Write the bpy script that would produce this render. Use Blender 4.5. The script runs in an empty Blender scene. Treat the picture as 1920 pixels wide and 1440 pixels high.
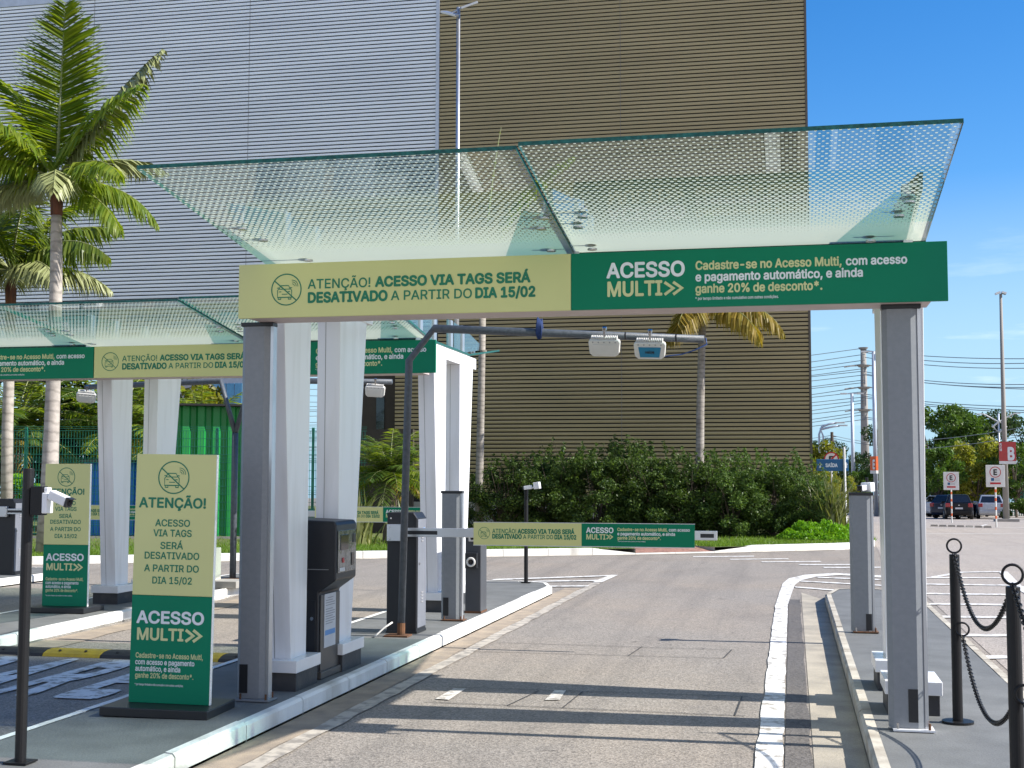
import bpy, math, random
import numpy as np
from mathutils import Vector, Matrix, Quaternion
from mathutils.geometry import tessellate_polygon
from math import radians as RAD, pi as PI, sin, cos
random.seed(7)
C = bpy.context.scene.collection
SC = bpy.context.scene

# ------------------------------------------------------------------ camera
CAM_H = 1.7
FPX, YAW, PITCH, ROLL = 2450.0, RAD(12.05), RAD(4.13), RAD(0.117)
_f = Vector((-sin(YAW) * cos(PITCH), cos(YAW) * cos(PITCH), sin(PITCH)))
_r = Vector((cos(YAW), sin(YAW), 0)); _u = _r.cross(_f)
_r2 = cos(ROLL) * _r + sin(ROLL) * _u; _u2 = -sin(ROLL) * _r + cos(ROLL) * _u
cam = bpy.data.cameras.new('camera'); camo = bpy.data.objects.new('camera', cam); C.objects.link(camo)
cam.sensor_width = 36; cam.lens = FPX / 1920 * 36; cam.clip_start = .05; cam.clip_end = 3000
camo.matrix_world = Matrix(((_r2.x, _u2.x, -_f.x, 0), (_r2.y, _u2.y, -_f.y, 0), (_r2.z, _u2.z, -_f.z, CAM_H), (0, 0, 0, 1)))
SC.camera = camo

def ray(px, py):
    return _f + _r2 * ((px - 960) / FPX) + _u2 * ((720 - py) / FPX)
def at(px, py, Y):
    """point of the photograph's sight line at a known distance down the lane"""
    d = ray(px, py); t = Y / d.y
    return Vector((d.x * t, Y, CAM_H + d.z * t))
def gz(y):
    return 0.0 if y < 35 else -(y - 35) * .015

# ------------------------------------------------------------------ light
SUN_EL, SUN_AZ = RAD(38.5), RAD(1.0)
sv = Vector((cos(SUN_EL) * cos(SUN_AZ), cos(SUN_EL) * sin(SUN_AZ), sin(SUN_EL)))
sl = bpy.data.lights.new('sun', 'SUN'); sl.energy = 5.0; sl.angle = RAD(.5); sl.color = (1, .955, .88)
slo = bpy.data.objects.new('sun', sl); C.objects.link(slo); slo.rotation_euler = sv.to_track_quat('Z', 'Y').to_euler()
slo.location = sv * 200
W = bpy.data.worlds.new("World"); SC.world = W; W.use_nodes = True
nt = W.node_tree; nt.nodes.clear()
out = nt.nodes.new('ShaderNodeOutputWorld'); bg = nt.nodes.new('ShaderNodeBackground')
sky = nt.nodes.new('ShaderNodeTexSky'); sky.sky_type = 'NISHITA'; sky.sun_disc = False
sky.sun_elevation = SUN_EL; sky.sun_rotation = RAD(90) - SUN_AZ
sky.air_density = 1.0; sky.dust_density = .1; sky.ozone_density = 3.5; sky.altitude = 0
bg.inputs['Strength'].default_value = .10
# thin cirrus streaks low in the sky
tc = nt.nodes.new('ShaderNodeTexCoord'); mp = nt.nodes.new('ShaderNodeMapping'); mp.inputs['Scale'].default_value = (2.2, 2.2, 16)
mp.inputs['Rotation'].default_value = (RAD(3), RAD(-4), 0)
nz = nt.nodes.new('ShaderNodeTexNoise'); nz.inputs['Scale'].default_value = 2.6; nz.inputs['Detail'].default_value = 7; nz.inputs['Roughness'].default_value = .6
cr = nt.nodes.new('ShaderNodeMapRange'); cr.inputs[1].default_value = .54; cr.inputs[2].default_value = .85
sx = nt.nodes.new('ShaderNodeSeparateXYZ'); band = nt.nodes.new('ShaderNodeMapRange'); band.inputs[1].default_value = .20; band.inputs[2].default_value = .04
mul = nt.nodes.new('ShaderNodeMath'); mul.operation = 'MULTIPLY'
mx = nt.nodes.new('ShaderNodeMix'); mx.data_type = 'RGBA'; mx.inputs[7].default_value = (8.0, 8.6, 9.4, 1)
L = nt.links
L.new(tc.outputs['Generated'], mp.inputs[0]); L.new(mp.outputs[0], nz.inputs[0]); L.new(nz.outputs[0], cr.inputs[0])
L.new(tc.outputs['Generated'], sx.inputs[0]); L.new(sx.outputs[2], band.inputs[0])
L.new(cr.outputs[0], mul.inputs[0]); L.new(band.outputs[0], mul.inputs[1]); L.new(mul.outputs[0], mx.inputs[0])
hs = nt.nodes.new('ShaderNodeHueSaturation'); hs.inputs['Saturation'].default_value = 1.36; hs.inputs['Hue'].default_value = .506
hz = nt.nodes.new('ShaderNodeMapRange'); hz.inputs[1].default_value = 0; hz.inputs[2].default_value = .22; hz.inputs[3].default_value = .75; hz.inputs[4].default_value = 1.36
L.new(sx.outputs[2], hz.inputs[0]); L.new(hz.outputs[0], hs.inputs['Saturation'])
hv = nt.nodes.new('ShaderNodeMapRange'); hv.inputs[1].default_value = 0; hv.inputs[2].default_value = .20; hv.inputs[3].default_value = .9; hv.inputs[4].default_value = 1.08
L.new(sx.outputs[2], hv.inputs[0]); L.new(hv.outputs[0], hs.inputs['Value'])
hm = nt.nodes.new('ShaderNodeMix'); hm.data_type = 'RGBA'; hm.inputs[7].default_value = (1.9, 4.0, 5.9, 1)
hf = nt.nodes.new('ShaderNodeMapRange'); hf.inputs[1].default_value = .0; hf.inputs[2].default_value = .20; hf.inputs[3].default_value = .8; hf.inputs[4].default_value = 0
L.new(sx.outputs[2], hf.inputs[0]); L.new(hf.outputs[0], hm.inputs[0]); L.new(hs.outputs[0], hm.inputs[6])
L.new(sky.outputs[0], hs.inputs['Color']); L.new(hm.outputs[2], mx.inputs[6]); 
nb = nt.nodes.new('ShaderNodeTexNoise'); nb.inputs['Scale'].default_value = 1.7; nb.inputs['Detail'].default_value = 6  # added clouds behind the camera, out of view, to lift fill on front faces
mb_ = nt.nodes.new('ShaderNodeMapping'); mb_.inputs['Scale'].default_value = (1, 1, 2.6); L.new(tc.outputs['Generated'], mb_.inputs[0]); L.new(mb_.outputs[0], nb.inputs[0])
def mr(sock, a, b, c=0.0, d=1.0):
    n = nt.nodes.new('ShaderNodeMapRange'); n.interpolation_type = 'SMOOTHSTEP'
    for i, q in ((1, a), (2, b), (3, c), (4, d)): n.inputs[i].default_value = q
    L.new(sock, n.inputs[0]); return n.outputs[0]
def mm(a, b):
    n = nt.nodes.new('ShaderNodeMath'); n.operation = 'MULTIPLY'; L.new(a, n.inputs[0]); L.new(b, n.inputs[1]); return n.outputs[0]
cb_ = mm(mm(mr(nb.outputs[0], .40, .60), mr(sx.outputs[1], .05, -.45)), mr(sx.outputs[2], .85, .35))
mx2 = nt.nodes.new('ShaderNodeMix'); mx2.data_type = 'RGBA'; mx2.inputs[7].default_value = (7.6, 7.0, 6.6, 1)
L.new(cb_, mx2.inputs[0]); L.new(mx.outputs[2], mx2.inputs[6]); L.new(mx2.outputs[2], bg.inputs[0]); L.new(bg.outputs[0], out.inputs[0])
SC.view_settings.view_transform = 'Standard'; SC.view_settings.look = 'None'
SC.view_settings.gamma = 1; SC.view_settings.use_curve_mapping = False; SC.view_settings.exposure = 0.8
SC.cycles.use_denoising = True
SC.cycles.transparent_max_bounces = 24; SC.cycles.max_bounces = 8; SC.cycles.sample_clamp_indirect = 6

# ------------------------------------------------------------------ materials
def srgb(r, g, b):
    def f(c):
        c /= 255.0
        return c / 12.92 if c <= .04045 else ((c + .055) / 1.055) ** 2.4
    return (f(r), f(g), f(b))
def nodes(name):
    m = bpy.data.materials.new(name); m.use_nodes = True; t = m.node_tree
    return m, t, t.nodes['Principled BSDF'], t.links
def M(name, c, rough=.5, metal=0.0, c2=None, scale=4, lo=.35, hi=.7, bump=0.0, bscale=60, spec=.5, stretch=(1, 1, 1), detail=5, fine=0.0, fscale=180, coat=0.0):
    m, t, b, l = nodes(name)
    b.inputs['Roughness'].default_value = rough; b.inputs['Metallic'].default_value = metal
    b.inputs['Specular IOR Level'].default_value = spec
    if coat: b.inputs['Coat Weight'].default_value = coat; b.inputs['Coat Roughness'].default_value = .04
    c2 = c2 or tuple(x * .86 for x in c)
    tcn = t.nodes.new('ShaderNodeTexCoord'); mpn = t.nodes.new('ShaderNodeMapping'); mpn.inputs['Scale'].default_value = stretch
    l.new(tcn.outputs['Object'], mpn.inputs[0])
    n = t.nodes.new('ShaderNodeTexNoise'); n.inputs['Scale'].default_value = scale; n.inputs['Detail'].default_value = detail
    l.new(mpn.outputs[0], n.inputs[0])
    r = t.nodes.new('ShaderNodeMapRange'); r.inputs[1].default_value = lo; r.inputs[2].default_value = hi; l.new(n.outputs[0], r.inputs[0])
    x = t.nodes.new('ShaderNodeMix'); x.data_type = 'RGBA'; x.inputs[6].default_value = (*c, 1); x.inputs[7].default_value = (*c2, 1)
    l.new(r.outputs[0], x.inputs[0]); col = x.outputs[2]
    if fine:
        n3 = t.nodes.new('ShaderNodeTexNoise'); n3.inputs['Scale'].default_value = fscale; n3.inputs['Detail'].default_value = 2
        l.new(tcn.outputs['Object'], n3.inputs[0])
        r3 = t.nodes.new('ShaderNodeMapRange'); r3.inputs[1].default_value = .3; r3.inputs[2].default_value = .7; r3.inputs[3].default_value = 1 - fine; r3.inputs[4].default_value = 1 + fine
        l.new(n3.outputs[0], r3.inputs[0])
        v = t.nodes.new('ShaderNodeVectorMath'); v.operation = 'SCALE'; l.new(col, v.inputs[0]); l.new(r3.outputs[0], v.inputs['Scale']); col = v.outputs[0]
    l.new(col, b.inputs['Base Color'])
    if bump:
        n2 = t.nodes.new('ShaderNodeTexNoise'); n2.inputs['Scale'].default_value = bscale; n2.inputs['Detail'].default_value = 4
        l.new(tcn.outputs['Object'], n2.inputs[0])
        bp = t.nodes.new('ShaderNodeBump'); bp.inputs['Strength'].default_value = bump; bp.inputs['Distance'].default_value = .01
        l.new(n2.outputs[0], bp.inputs['Height']); l.new(bp.outputs[0], b.inputs['Normal'])
    return m
def leafmat(name, c, c2, trans=.45, gloss=.25, rough=.45, tint=(1.25, 1.3, .55)):
    m, t, b, l = nodes(name)
    g = t.nodes.new('ShaderNodeNewGeometry')
    x = t.nodes.new('ShaderNodeMix'); x.data_type = 'RGBA'; x.inputs[6].default_value = (*c, 1); x.inputs[7].default_value = (*c2, 1)
    l.new(g.outputs['Random Per Island'], x.inputs[0])
    oi = t.nodes.new('ShaderNodeObjectInfo'); orr = t.nodes.new('ShaderNodeMapRange'); orr.inputs[3].default_value = .82; orr.inputs[4].default_value = 1.25; l.new(oi.outputs['Random'], orr.inputs[0])
    ov = t.nodes.new('ShaderNodeVectorMath'); ov.operation = 'SCALE'; l.new(x.outputs[2], ov.inputs[0]); l.new(orr.outputs[0], ov.inputs['Scale']); l.new(ov.outputs[0], b.inputs['Base Color'])
    b.inputs['Roughness'].default_value = rough; b.inputs['Specular IOR Level'].default_value = gloss
    tr = t.nodes.new('ShaderNodeBsdfTranslucent'); v = t.nodes.new('ShaderNodeVectorMath'); v.operation = 'MULTIPLY'; v.inputs[1].default_value = tint
    l.new(ov.outputs[0], v.inputs[0]); l.new(v.outputs[0], tr.inputs[0])
    ms = t.nodes.new('ShaderNodeMixShader'); ms.inputs[0].default_value = trans
    l.new(b.outputs[0], ms.inputs[1]); l.new(tr.outputs[0], ms.inputs[2]); l.new(ms.outputs[0], t.nodes['Material Output'].inputs[0])
    return m
def asphaltmat(name, c, dirt, dark):
    m, t, b, l = nodes(name)
    b.inputs['Roughness'].default_value = .82; b.inputs['Specular IOR Level'].default_value = .3
    tcn = t.nodes.new('ShaderNodeTexCoord')
    def noise(scale, detail, stretch=None):
        n = t.nodes.new('ShaderNodeTexNoise'); n.inputs['Scale'].default_value = scale; n.inputs['Detail'].default_value = detail; n.inputs['Roughness'].default_value = .6
        if stretch:
            mpn = t.nodes.new('ShaderNodeMapping'); mpn.inputs['Scale'].default_value = stretch; l.new(tcn.outputs['Object'], mpn.inputs[0]); l.new(mpn.outputs[0], n.inputs[0])
        else: l.new(tcn.outputs['Object'], n.inputs[0])
        return n
    def rng(sock, a, bb, c0=0, c1=1):
        r = t.nodes.new('ShaderNodeMapRange'); r.inputs[1].default_value = a; r.inputs[2].default_value = bb; r.inputs[3].default_value = c0; r.inputs[4].default_value = c1
        l.new(sock, r.inputs[0]); return r.outputs[0]
    def mix(f, a, bb):
        x = t.nodes.new('ShaderNodeMix'); x.data_type = 'RGBA'; l.new(f, x.inputs[0])
        for i, q in ((6, a), (7, bb)):
            if isinstance(q, tuple): x.inputs[i].default_value = (*q, 1)
            else: l.new(q, x.inputs[i])
        return x.outputs[2]
    big = noise(.22, 5); mid = noise(.9, 6, (1, .45, 1)); spot = noise(2.3, 3, (1, .7, 1)); grit = noise(150, 2)
    vor = t.nodes.new('ShaderNodeTexVoronoi'); vor.inputs['Scale'].default_value = 85; l.new(tcn.outputs['Object'], vor.inputs[0])
    col = mix(rng(big.outputs[0], .42, .68, 0, .75), c, dirt)
    col = mix(rng(mid.outputs[0], .52, .74, 0, .5), col, dark)
    col = mix(rng(spot.outputs[0], .64, .80, 0, .7), col, dark)
    # worn polish of tyres: long faint streaks
    st = noise(1.6, 3, (1.5, .045, 1)); col = mix(rng(st.outputs[0], .48, .72, 0, .45), col, dark)
    oil = noise(7, 2); oil2 = noise(.5, 2); om = t.nodes.new('ShaderNodeMath'); om.operation = 'MULTIPLY'; l.new(rng(oil.outputs[0], .66, .73), om.inputs[0]); l.new(rng(oil2.outputs[0], .5, .65), om.inputs[1]); col = mix(om.outputs[0], col, (.05, .046, .043))
    sep = t.nodes.new('ShaderNodeSeparateColor'); l.new(vor.outputs['Color'], sep.inputs[0])
    g = t.nodes.new('ShaderNodeMath'); g.operation = 'MULTIPLY'
    l.new(rng(sep.outputs[0], 0, 1, .62, 1.38), g.inputs[0]); l.new(rng(grit.outputs[0], .3, .7, .82, 1.18), g.inputs[1])
    v = t.nodes.new('ShaderNodeVectorMath'); v.operation = 'SCALE'; l.new(col, v.inputs[0]); l.new(g.outputs[0], v.inputs['Scale'])
    l.new(v.outputs[0], b.inputs['Base Color'])
    bp = t.nodes.new('ShaderNodeBump'); bp.inputs['Strength'].default_value = .35; bp.inputs['Distance'].default_value = .006
    l.new(vor.outputs['Distance'], bp.inputs['Height']); l.new(bp.outputs[0], b.inputs['Normal'])
    return m
def paintmat(name, c, under, wear=.62, scale=7):
    m, t, b, l = nodes(name); b.inputs['Roughness'].default_value = .7
    tcn = t.nodes.new('ShaderNodeTexCoord')
    n = t.nodes.new('ShaderNodeTexNoise'); n.inputs['Scale'].default_value = scale; n.inputs['Detail'].default_value = 8; n.inputs['Roughness'].default_value = .7
    l.new(tcn.outputs['Object'], n.inputs[0])
    r = t.nodes.new('ShaderNodeMapRange'); r.inputs[1].default_value = wear - .06; r.inputs[2].default_value = wear + .06; l.new(n.outputs[0], r.inputs[0])
    n2 = t.nodes.new('ShaderNodeTexNoise'); n2.inputs['Scale'].default_value = 2.0; l.new(tcn.outputs['Object'], n2.inputs[0])
    r2 = t.nodes.new('ShaderNodeMapRange'); r2.inputs[1].default_value = .35; r2.inputs[2].default_value = .75; r2.inputs[4].default_value = .3; l.new(n2.outputs[0], r2.inputs[0])
    a = t.nodes.new('ShaderNodeMix'); a.data_type = 'RGBA'; a.inputs[6].default_value = (*c, 1); a.inputs[7].default_value = (*under, 1); l.new(r2.outputs[0], a.inputs[0])
    x = t.nodes.new('ShaderNodeMix'); x.data_type = 'RGBA'; x.inputs[7].default_value = (*under, 1); l.new(a.outputs[2], x.inputs[6]); l.new(r.outputs[0], x.inputs[0])
    l.new(x.outputs[2], b.inputs['Base Color']); return m
def fresnel(t, l):
    g = t.nodes.new('ShaderNodeNewGeometry'); r = t.nodes.new('ShaderNodeMapRange'); r.inputs[3].default_value = 1.5; r.inputs[4].default_value = 1 / 1.5
    fr = t.nodes.new('ShaderNodeFresnel'); l.new(g.outputs['Backfacing'], r.inputs[0]); l.new(r.outputs[0], fr.inputs[0]); return fr
def clearglass(name, tint, refl=1.0, rough=0.0):
    m, t, b, l = nodes(name); t.nodes.remove(b)
    tr = t.nodes.new('ShaderNodeBsdfTransparent'); tr.inputs[0].default_value = (*tint, 1)
    gl = t.nodes.new('ShaderNodeBsdfGlossy'); gl.inputs['Roughness'].default_value = rough
    fr = fresnel(t, l)
    k = t.nodes.new('ShaderNodeMath'); k.operation = 'MULTIPLY'; k.inputs[1].default_value = refl; k.use_clamp = True
    ms = t.nodes.new('ShaderNodeMixShader'); l.new(fr.outputs[0], k.inputs[0]); l.new(k.outputs[0], ms.inputs[0])
    l.new(tr.outputs[0], ms.inputs[1]); l.new(gl.outputs[0], ms.inputs[2]); l.new(ms.outputs[0], t.nodes['Material Output'].inputs[0])
    return m
def fritglass(name, p, Lp, r0=.175, r1=.645):
    """clear glass printed with a hexagonal grid of white dots that grow towards the rear edge (local y = 0)"""
    m, t, b, l = nodes(name); t.nodes.remove(b)
    tcn = t.nodes.new('ShaderNodeTexCoord'); s = t.nodes.new('ShaderNodeSeparateXYZ'); l.new(tcn.outputs['Object'], s.inputs[0])
    def mth(op, a, bb=None, cl=False):
        n = t.nodes.new('ShaderNodeMath'); n.operation = op; n.use_clamp = cl
        for i, q in ((0, a), (1, bb)):
            if q is None: continue
            if isinstance(q, (int, float)): n.inputs[i].default_value = q
            else: l.new(q, n.inputs[i])
        return n.outputs[0]
    X, Yy = s.outputs[0], s.outputs[1]; q = p * 1.732
    def grid(off):
        a = mth('ADD', mth('DIVIDE', X, p), off + 200); bq = mth('ADD', mth('DIVIDE', Yy, q), off + 200)
        fa = mth('MULTIPLY', mth('SUBTRACT', mth('FRACT', a), .5), p); fb = mth('MULTIPLY', mth('SUBTRACT', mth('FRACT', bq), .5), q)
        return mth('SQRT', mth('ADD', mth('MULTIPLY', fa, fa), mth('MULTIPLY', fb, fb)))
    d = mth('MINIMUM', grid(0), grid(.5))
    tt = mth('SUBTRACT', 1.0, mth('DIVIDE', mth('ABSOLUTE', Yy), Lp), True)
    rad = mth('MULTIPLY', mth('ADD', mth('MULTIPLY', mth('POWER', tt, 1.5), r1 - r0), r0), p)
    mask = mth('LESS_THAN', d, rad)
    tr = t.nodes.new('ShaderNodeBsdfTransparent'); tr.inputs[0].default_value = (.76, .87, .82, 1)
    tl = t.nodes.new('ShaderNodeBsdfTranslucent'); tl.inputs[0].default_value = (.56, .62, .52, 1)
    df = t.nodes.new('ShaderNodeBsdfDiffuse'); df.inputs[0].default_value = (.55, .60, .52, 1)
    fm = t.nodes.new('ShaderNodeMixShader'); fm.inputs[0].default_value = .35; l.new(tl.outputs[0], fm.inputs[1]); l.new(df.outputs[0], fm.inputs[2])
    bm = t.nodes.new('ShaderNodeMixShader'); l.new(mask, bm.inputs[0]); l.new(tr.outputs[0], bm.inputs[1]); l.new(fm.outputs[0], bm.inputs[2])
    gl = t.nodes.new('ShaderNodeBsdfGlossy'); gl.inputs['Roughness'].default_value = 0.0
    fr = fresnel(t, l)
    ms = t.nodes.new('ShaderNodeMixShader'); l.new(mth('MULTIPLY', fr.outputs[0], .9), ms.inputs[0]); l.new(bm.outputs[0], ms.inputs[1]); l.new(gl.outputs[0], ms.inputs[2])
    l.new(ms.outputs[0], t.nodes['Material Output'].inputs[0]); return m

ASPH = (.258, .232, .204)
m_asph = asphaltmat('asphalt', ASPH, (.30, .25, .20), (.15, .137, .125))
m_lot = asphaltmat('old_asphalt', (.335, .298, .265), (.36, .31, .26), (.25, .22, .195))
m_gutter = M('gutter_concrete', (.43, .38, .30), .9, c2=(.27, .245, .205), scale=2.5, bump=.3, bscale=120, fine=.2, fscale=150)
m_dirt = M('sandy_dirt', (.36, .29, .215), .95, c2=(.24, .2, .16), scale=5, bump=.4, bscale=150, fine=.2)
m_line = paintmat('road_paint', (.78, .77, .74), (.3, .27, .23), .555, 8)
m_dash = paintmat('worn_dash_paint', (.66, .63, .58), (.26, .235, .205), .535, 11)
m_tanline = paintmat('worn_road_paint', (.50, .45, .38), (.26, .235, .205), .52, 6)
m_crack = M('crack_filler', (.045, .045, .045), .7)
m_itop = M('painted_concrete', (.165, .168, .163), .75, c2=(.12, .122, .118), scale=3, bump=.25, bscale=70, fine=.12, fscale=90)
m_kerbw = M('whitewash', (.80, .79, .75), .8, c2=(.34, .31, .26), scale=3.0, lo=.48, hi=.86, stretch=(1, 1, .35), bump=.35, bscale=45, detail=9)
m_kerbo = M('old_whitewash', (.52, .48, .40), .9, c2=(.25, .21, .16), scale=4, lo=.4, hi=.75, bump=.4, bscale=45, detail=9)
m_white = M('white_panel', (.80, .80, .81), .28, c2=(.60, .59, .57), scale=2.2, lo=.5, hi=.9, stretch=(3, 3, .35), detail=8)
m_whited = M('white_cap', (.80, .80, .80), .22, c2=(.74, .74, .74), scale=6)
m_fbeam = M('fascia_beam_road_bounce', (.50, .41, .385), .5)  # pinkish light reflected from the road, put into the beam's base colour
m_plinth = M('dark_plinth_paint', (.035, .036, .04), .6, c2=(.07, .065, .06), scale=6, lo=.5, hi=.75, bump=.3)
m_grey = M('grey_metal_paint', (.215, .23, .245), .5, c2=(.195, .21, .225), scale=30, metal=.0, fine=.08, fscale=260, bump=.08, bscale=220)
m_alu = M('aluminium', (.62, .63, .65), .35, metal=.85)
m_steel = M('steel', (.55, .55, .56), .25, metal=1)
m_black = M('black_metal', (.010, .010, .011), .45, bump=.1, spec=.3)
m_blackp = M('black_plastic', (.014, .015, .018), .4)
m_dark = M('dark_cabinet', (.011, .012, .016), .42, bump=.05, bscale=200)
m_cabgrey = M('cabinet_grey', (.17, .18, .21), .45)
m_gal = M('galvanised_pipe', (.085, .10, .12), .5, c2=(.055, .066, .08), scale=25, bump=.25, bscale=90)
m_rust = M('rust', (.16, .07, .03), .9, c2=(.08, .04, .02), scale=20)
m_beige = M('beige_sign_print', (.62, .62, .28), .45, c2=(.59, .59, .265), scale=1.2, spec=.2, bump=.06, bscale=2.5)
m_green = M('green_sign_print', (.003, .19, .10), .45, c2=(.003, .175, .092), scale=1.2, spec=.15, bump=.06, bscale=2.5)
m_lg = M('green_letter', (.003, .18, .094), .5)
m_lw = M('white_letter', (.74, .78, .80), .5)
m_lb = M('beige_letter', (.60, .62, .31), .5)
m_teal = M('glass_edge', (.004, .055, .045), .4, c2=(.012, .12, .10), scale=40, spec=.3)
m_glass = clearglass('clear_glass', (.94, .965, .95), 1.0)
m_glassfin = clearglass('fin_glass', (.62, .80, .76), 1.6)
PANEL_L = 1.97
m_fritfull = fritglass('full_dotted_glass', .042, 60, .6, .6)
m_frit = fritglass('dotted_glass', .042, PANEL_L)
m_bgrey = M('grey_siding', (.82, .85, .87), .4, metal=.15, c2=(.70, .73, .76), scale=.35, stretch=(.5, 1, 4), detail=8)
m_bbrown = M('brown_siding', (.385, .305, .158), .5, metal=.05, c2=(.31, .245, .125), scale=.35, stretch=(.5, 1, 4), detail=8)
m_slot = M('slot_shadow_gap', (.012, .011, .011), .8)
m_seam = M('panel_seam', (.20, .19, .18), .6)
m_trim = M('pale_trim', (.48, .53, .60), .4, metal=.3)
m_btrim = M('brown_trim', (.10, .08, .06), .5)
m_bwall = M('brown_plaster', (.055, .044, .032), .8)
m_conc = M('concrete', (.36, .34, .31), .9, c2=(.26, .25, .23), scale=2, bump=.3)
m_pylon = M('pylon_concrete', (.30, .285, .26), .9, c2=(.22, .21, .2), scale=.6, stretch=(1, 1, .4))
m_brick = M('brick_path', (.33, .17, .125), .85, c2=(.22, .12, .09), scale=3, bump=.3, fine=.3, fscale=14)
m_soil = M('grass_soil', (.075, .115, .022), .95, c2=(.13, .13, .04), scale=3, bump=.5, bscale=40)
m_grass = leafmat('grass_blades', (.085, .17, .018), (.17, .25, .035), .4)
m_cover = leafmat('ground_cover', (.10, .26, .012), (.20, .38, .02), .4, tint=(1.3, 1.3, .5))
m_hedge = leafmat('hedge_leaf', (.030, .066, .018), (.115, .175, .04), .35, gloss=.22, rough=.45)
m_tree = leafmat('tree_leaf', (.045, .09, .016), (.10, .17, .025), .35)
m_treed = leafmat('dark_tree_leaf', (.026, .055, .018), (.055, .095, .022), .3)
m_treey = leafmat('yellow_tree_leaf', (.15, .17, .02), (.25, .24, .035), .4)
m_palm = leafmat('palm_leaflet', (.095, .165, .02), (.22, .265, .035), .5, gloss=.35, rough=.4, tint=(1.6, 1.55, .35))
m_palmd = leafmat('dark_palm_leaflet', (.05, .105, .02), (.12, .175, .03), .42, gloss=.35, rough=.4)
m_palmy = leafmat('dry_palm_leaflet', (.25, .21, .03), (.36, .25, .05), .4)
m_flax = leafmat('flax_leaf', (.14, .17, .06), (.27, .27, .12), .3, gloss=.4)
m_rachis = M('frond_stalk', (.24, .26, .10), .5)
m_bark = M('bark', (.13, .10, .075), .9, c2=(.07, .055, .04), scale=9, bump=.5, bscale=30)
m_shaft = M('brown_crown_shaft', (.17, .06, .03), .8, c2=(.07, .03, .02), scale=5, stretch=(3, 3, .5))
def trunkmat(name, c, c2, ring):
    m = M(name, c, .85, c2=c2, scale=5, lo=.4, hi=.75, bump=.35, bscale=30)
    t = m.node_tree; b = t.nodes['Principled BSDF']; l = t.links
    src = b.inputs['Base Color'].links[0].from_socket
    tcn = t.nodes.new('ShaderNodeTexCoord'); w = t.nodes.new('ShaderNodeTexWave'); w.wave_type = 'BANDS'; w.bands_direction = 'Z'
    w.inputs['Scale'].default_value = ring; w.inputs['Distortion'].default_value = 3.5; w.inputs['Detail'].default_value = 4; w.inputs['Detail Scale'].default_value = 2.2
    l.new(tcn.outputs['Object'], w.inputs[0])
    r = t.nodes.new('ShaderNodeMapRange'); r.inputs[1].default_value = 0; r.inputs[2].default_value = .3; r.inputs[3].default_value = .72; r.inputs[4].default_value = 1; l.new(w.outputs['Fac'], r.inputs[0])
    v = t.nodes.new('ShaderNodeVectorMath'); v.operation = 'SCALE'; l.new(src, v.inputs[0]); l.new(r.outputs[0], v.inputs['Scale']); l.new(v.outputs[0], b.inputs['Base Color'])
    return m
m_trunk = trunkmat('palm_trunk', (.42, .375, .33), (.25, .22, .19), 1.5)
m_trunks = trunkmat('slim_palm_trunk', (.33, .30, .265), (.15, .13, .11), 2.6)
m_fence = M('green_fence_wire', (.009, .155, .105), .5)
m_gsheet = M('green_sheet', (.012, .235, .045), .45, c2=(.01, .20, .04), scale=1.5)
m_bsheet = M('blue_sheet', (.015, .19, .68), .5, c2=(.012, .16, .58), scale=1.5)
m_rubber = M('black_rubber', (.018, .018, .02), .7, bump=.3)
m_yellow = M('yellow_rubber', (.42, .29, .012), .6, c2=(.30, .21, .02), scale=9, bump=.2)
m_antw = M('antenna_white', (.70, .68, .64), .5)
m_antb = M('antenna_blue_label', (.01, .20, .36), .5)
m_camw = M('camera_white', (.80, .80, .80), .35)
m_lens = M('lens_black', (.008, .008, .01), .1)
m_paper = M('paper', (.62, .62, .63), .8)
m_bluep = M('blue_print', (.16, .32, .6), .8)
m_greyp = M('grey_print', (.28, .28, .29), .8)
m_strap = M('blue_strap', (.008, .03, .12), .8)
m_cable = M('blue_cable', (.02, .06, .2), .5)
m_wire = M('grey_wire', (.20, .235, .26), .5)
m_box = M('beige_box', (.60, .58, .48), .5)
m_red = M('red_sign', (.45, .045, .045), .5)
m_orange = M('orange_sign', (.70, .13, .03), .5)
m_signblue = M('blue_sign', (.004, .105, .26), .45)
m_signwhite = M('white_sign', (.72, .72, .70), .5)
m_ring = M('sign_red_ring', (.50, .02, .025), .5)
m_ink = M('sign_black', (.012, .012, .014), .5)
m_tail = M('tail_light', (.35, .012, .02), .15, coat=.5)
m_carglass = M('car_glass', (.012, .014, .018), .06, spec=.8)
m_carblack = M('black_car_paint', (.005, .006, .009), .35, spec=.3)
m_carblue = M('blue_car_paint', (.008, .014, .04), .3, coat=.3)
m_carsilver = M('silver_car_paint', (.42, .45, .50), .3, metal=.4, coat=.8)
m_carwhite = M('white_car_paint', (.72, .72, .72), .3, coat=.6)
m_tyre = M('tyre', (.014, .014, .014), .8)
m_plate = M('number_plate', (.6, .62, .66), .5)
m_poster = M('screen_film', (.05, .06, .06), .08, c2=(.16, .17, .16), scale=9, stretch=(1, 2, 1), bump=.7, bscale=9, spec=.8)

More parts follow.
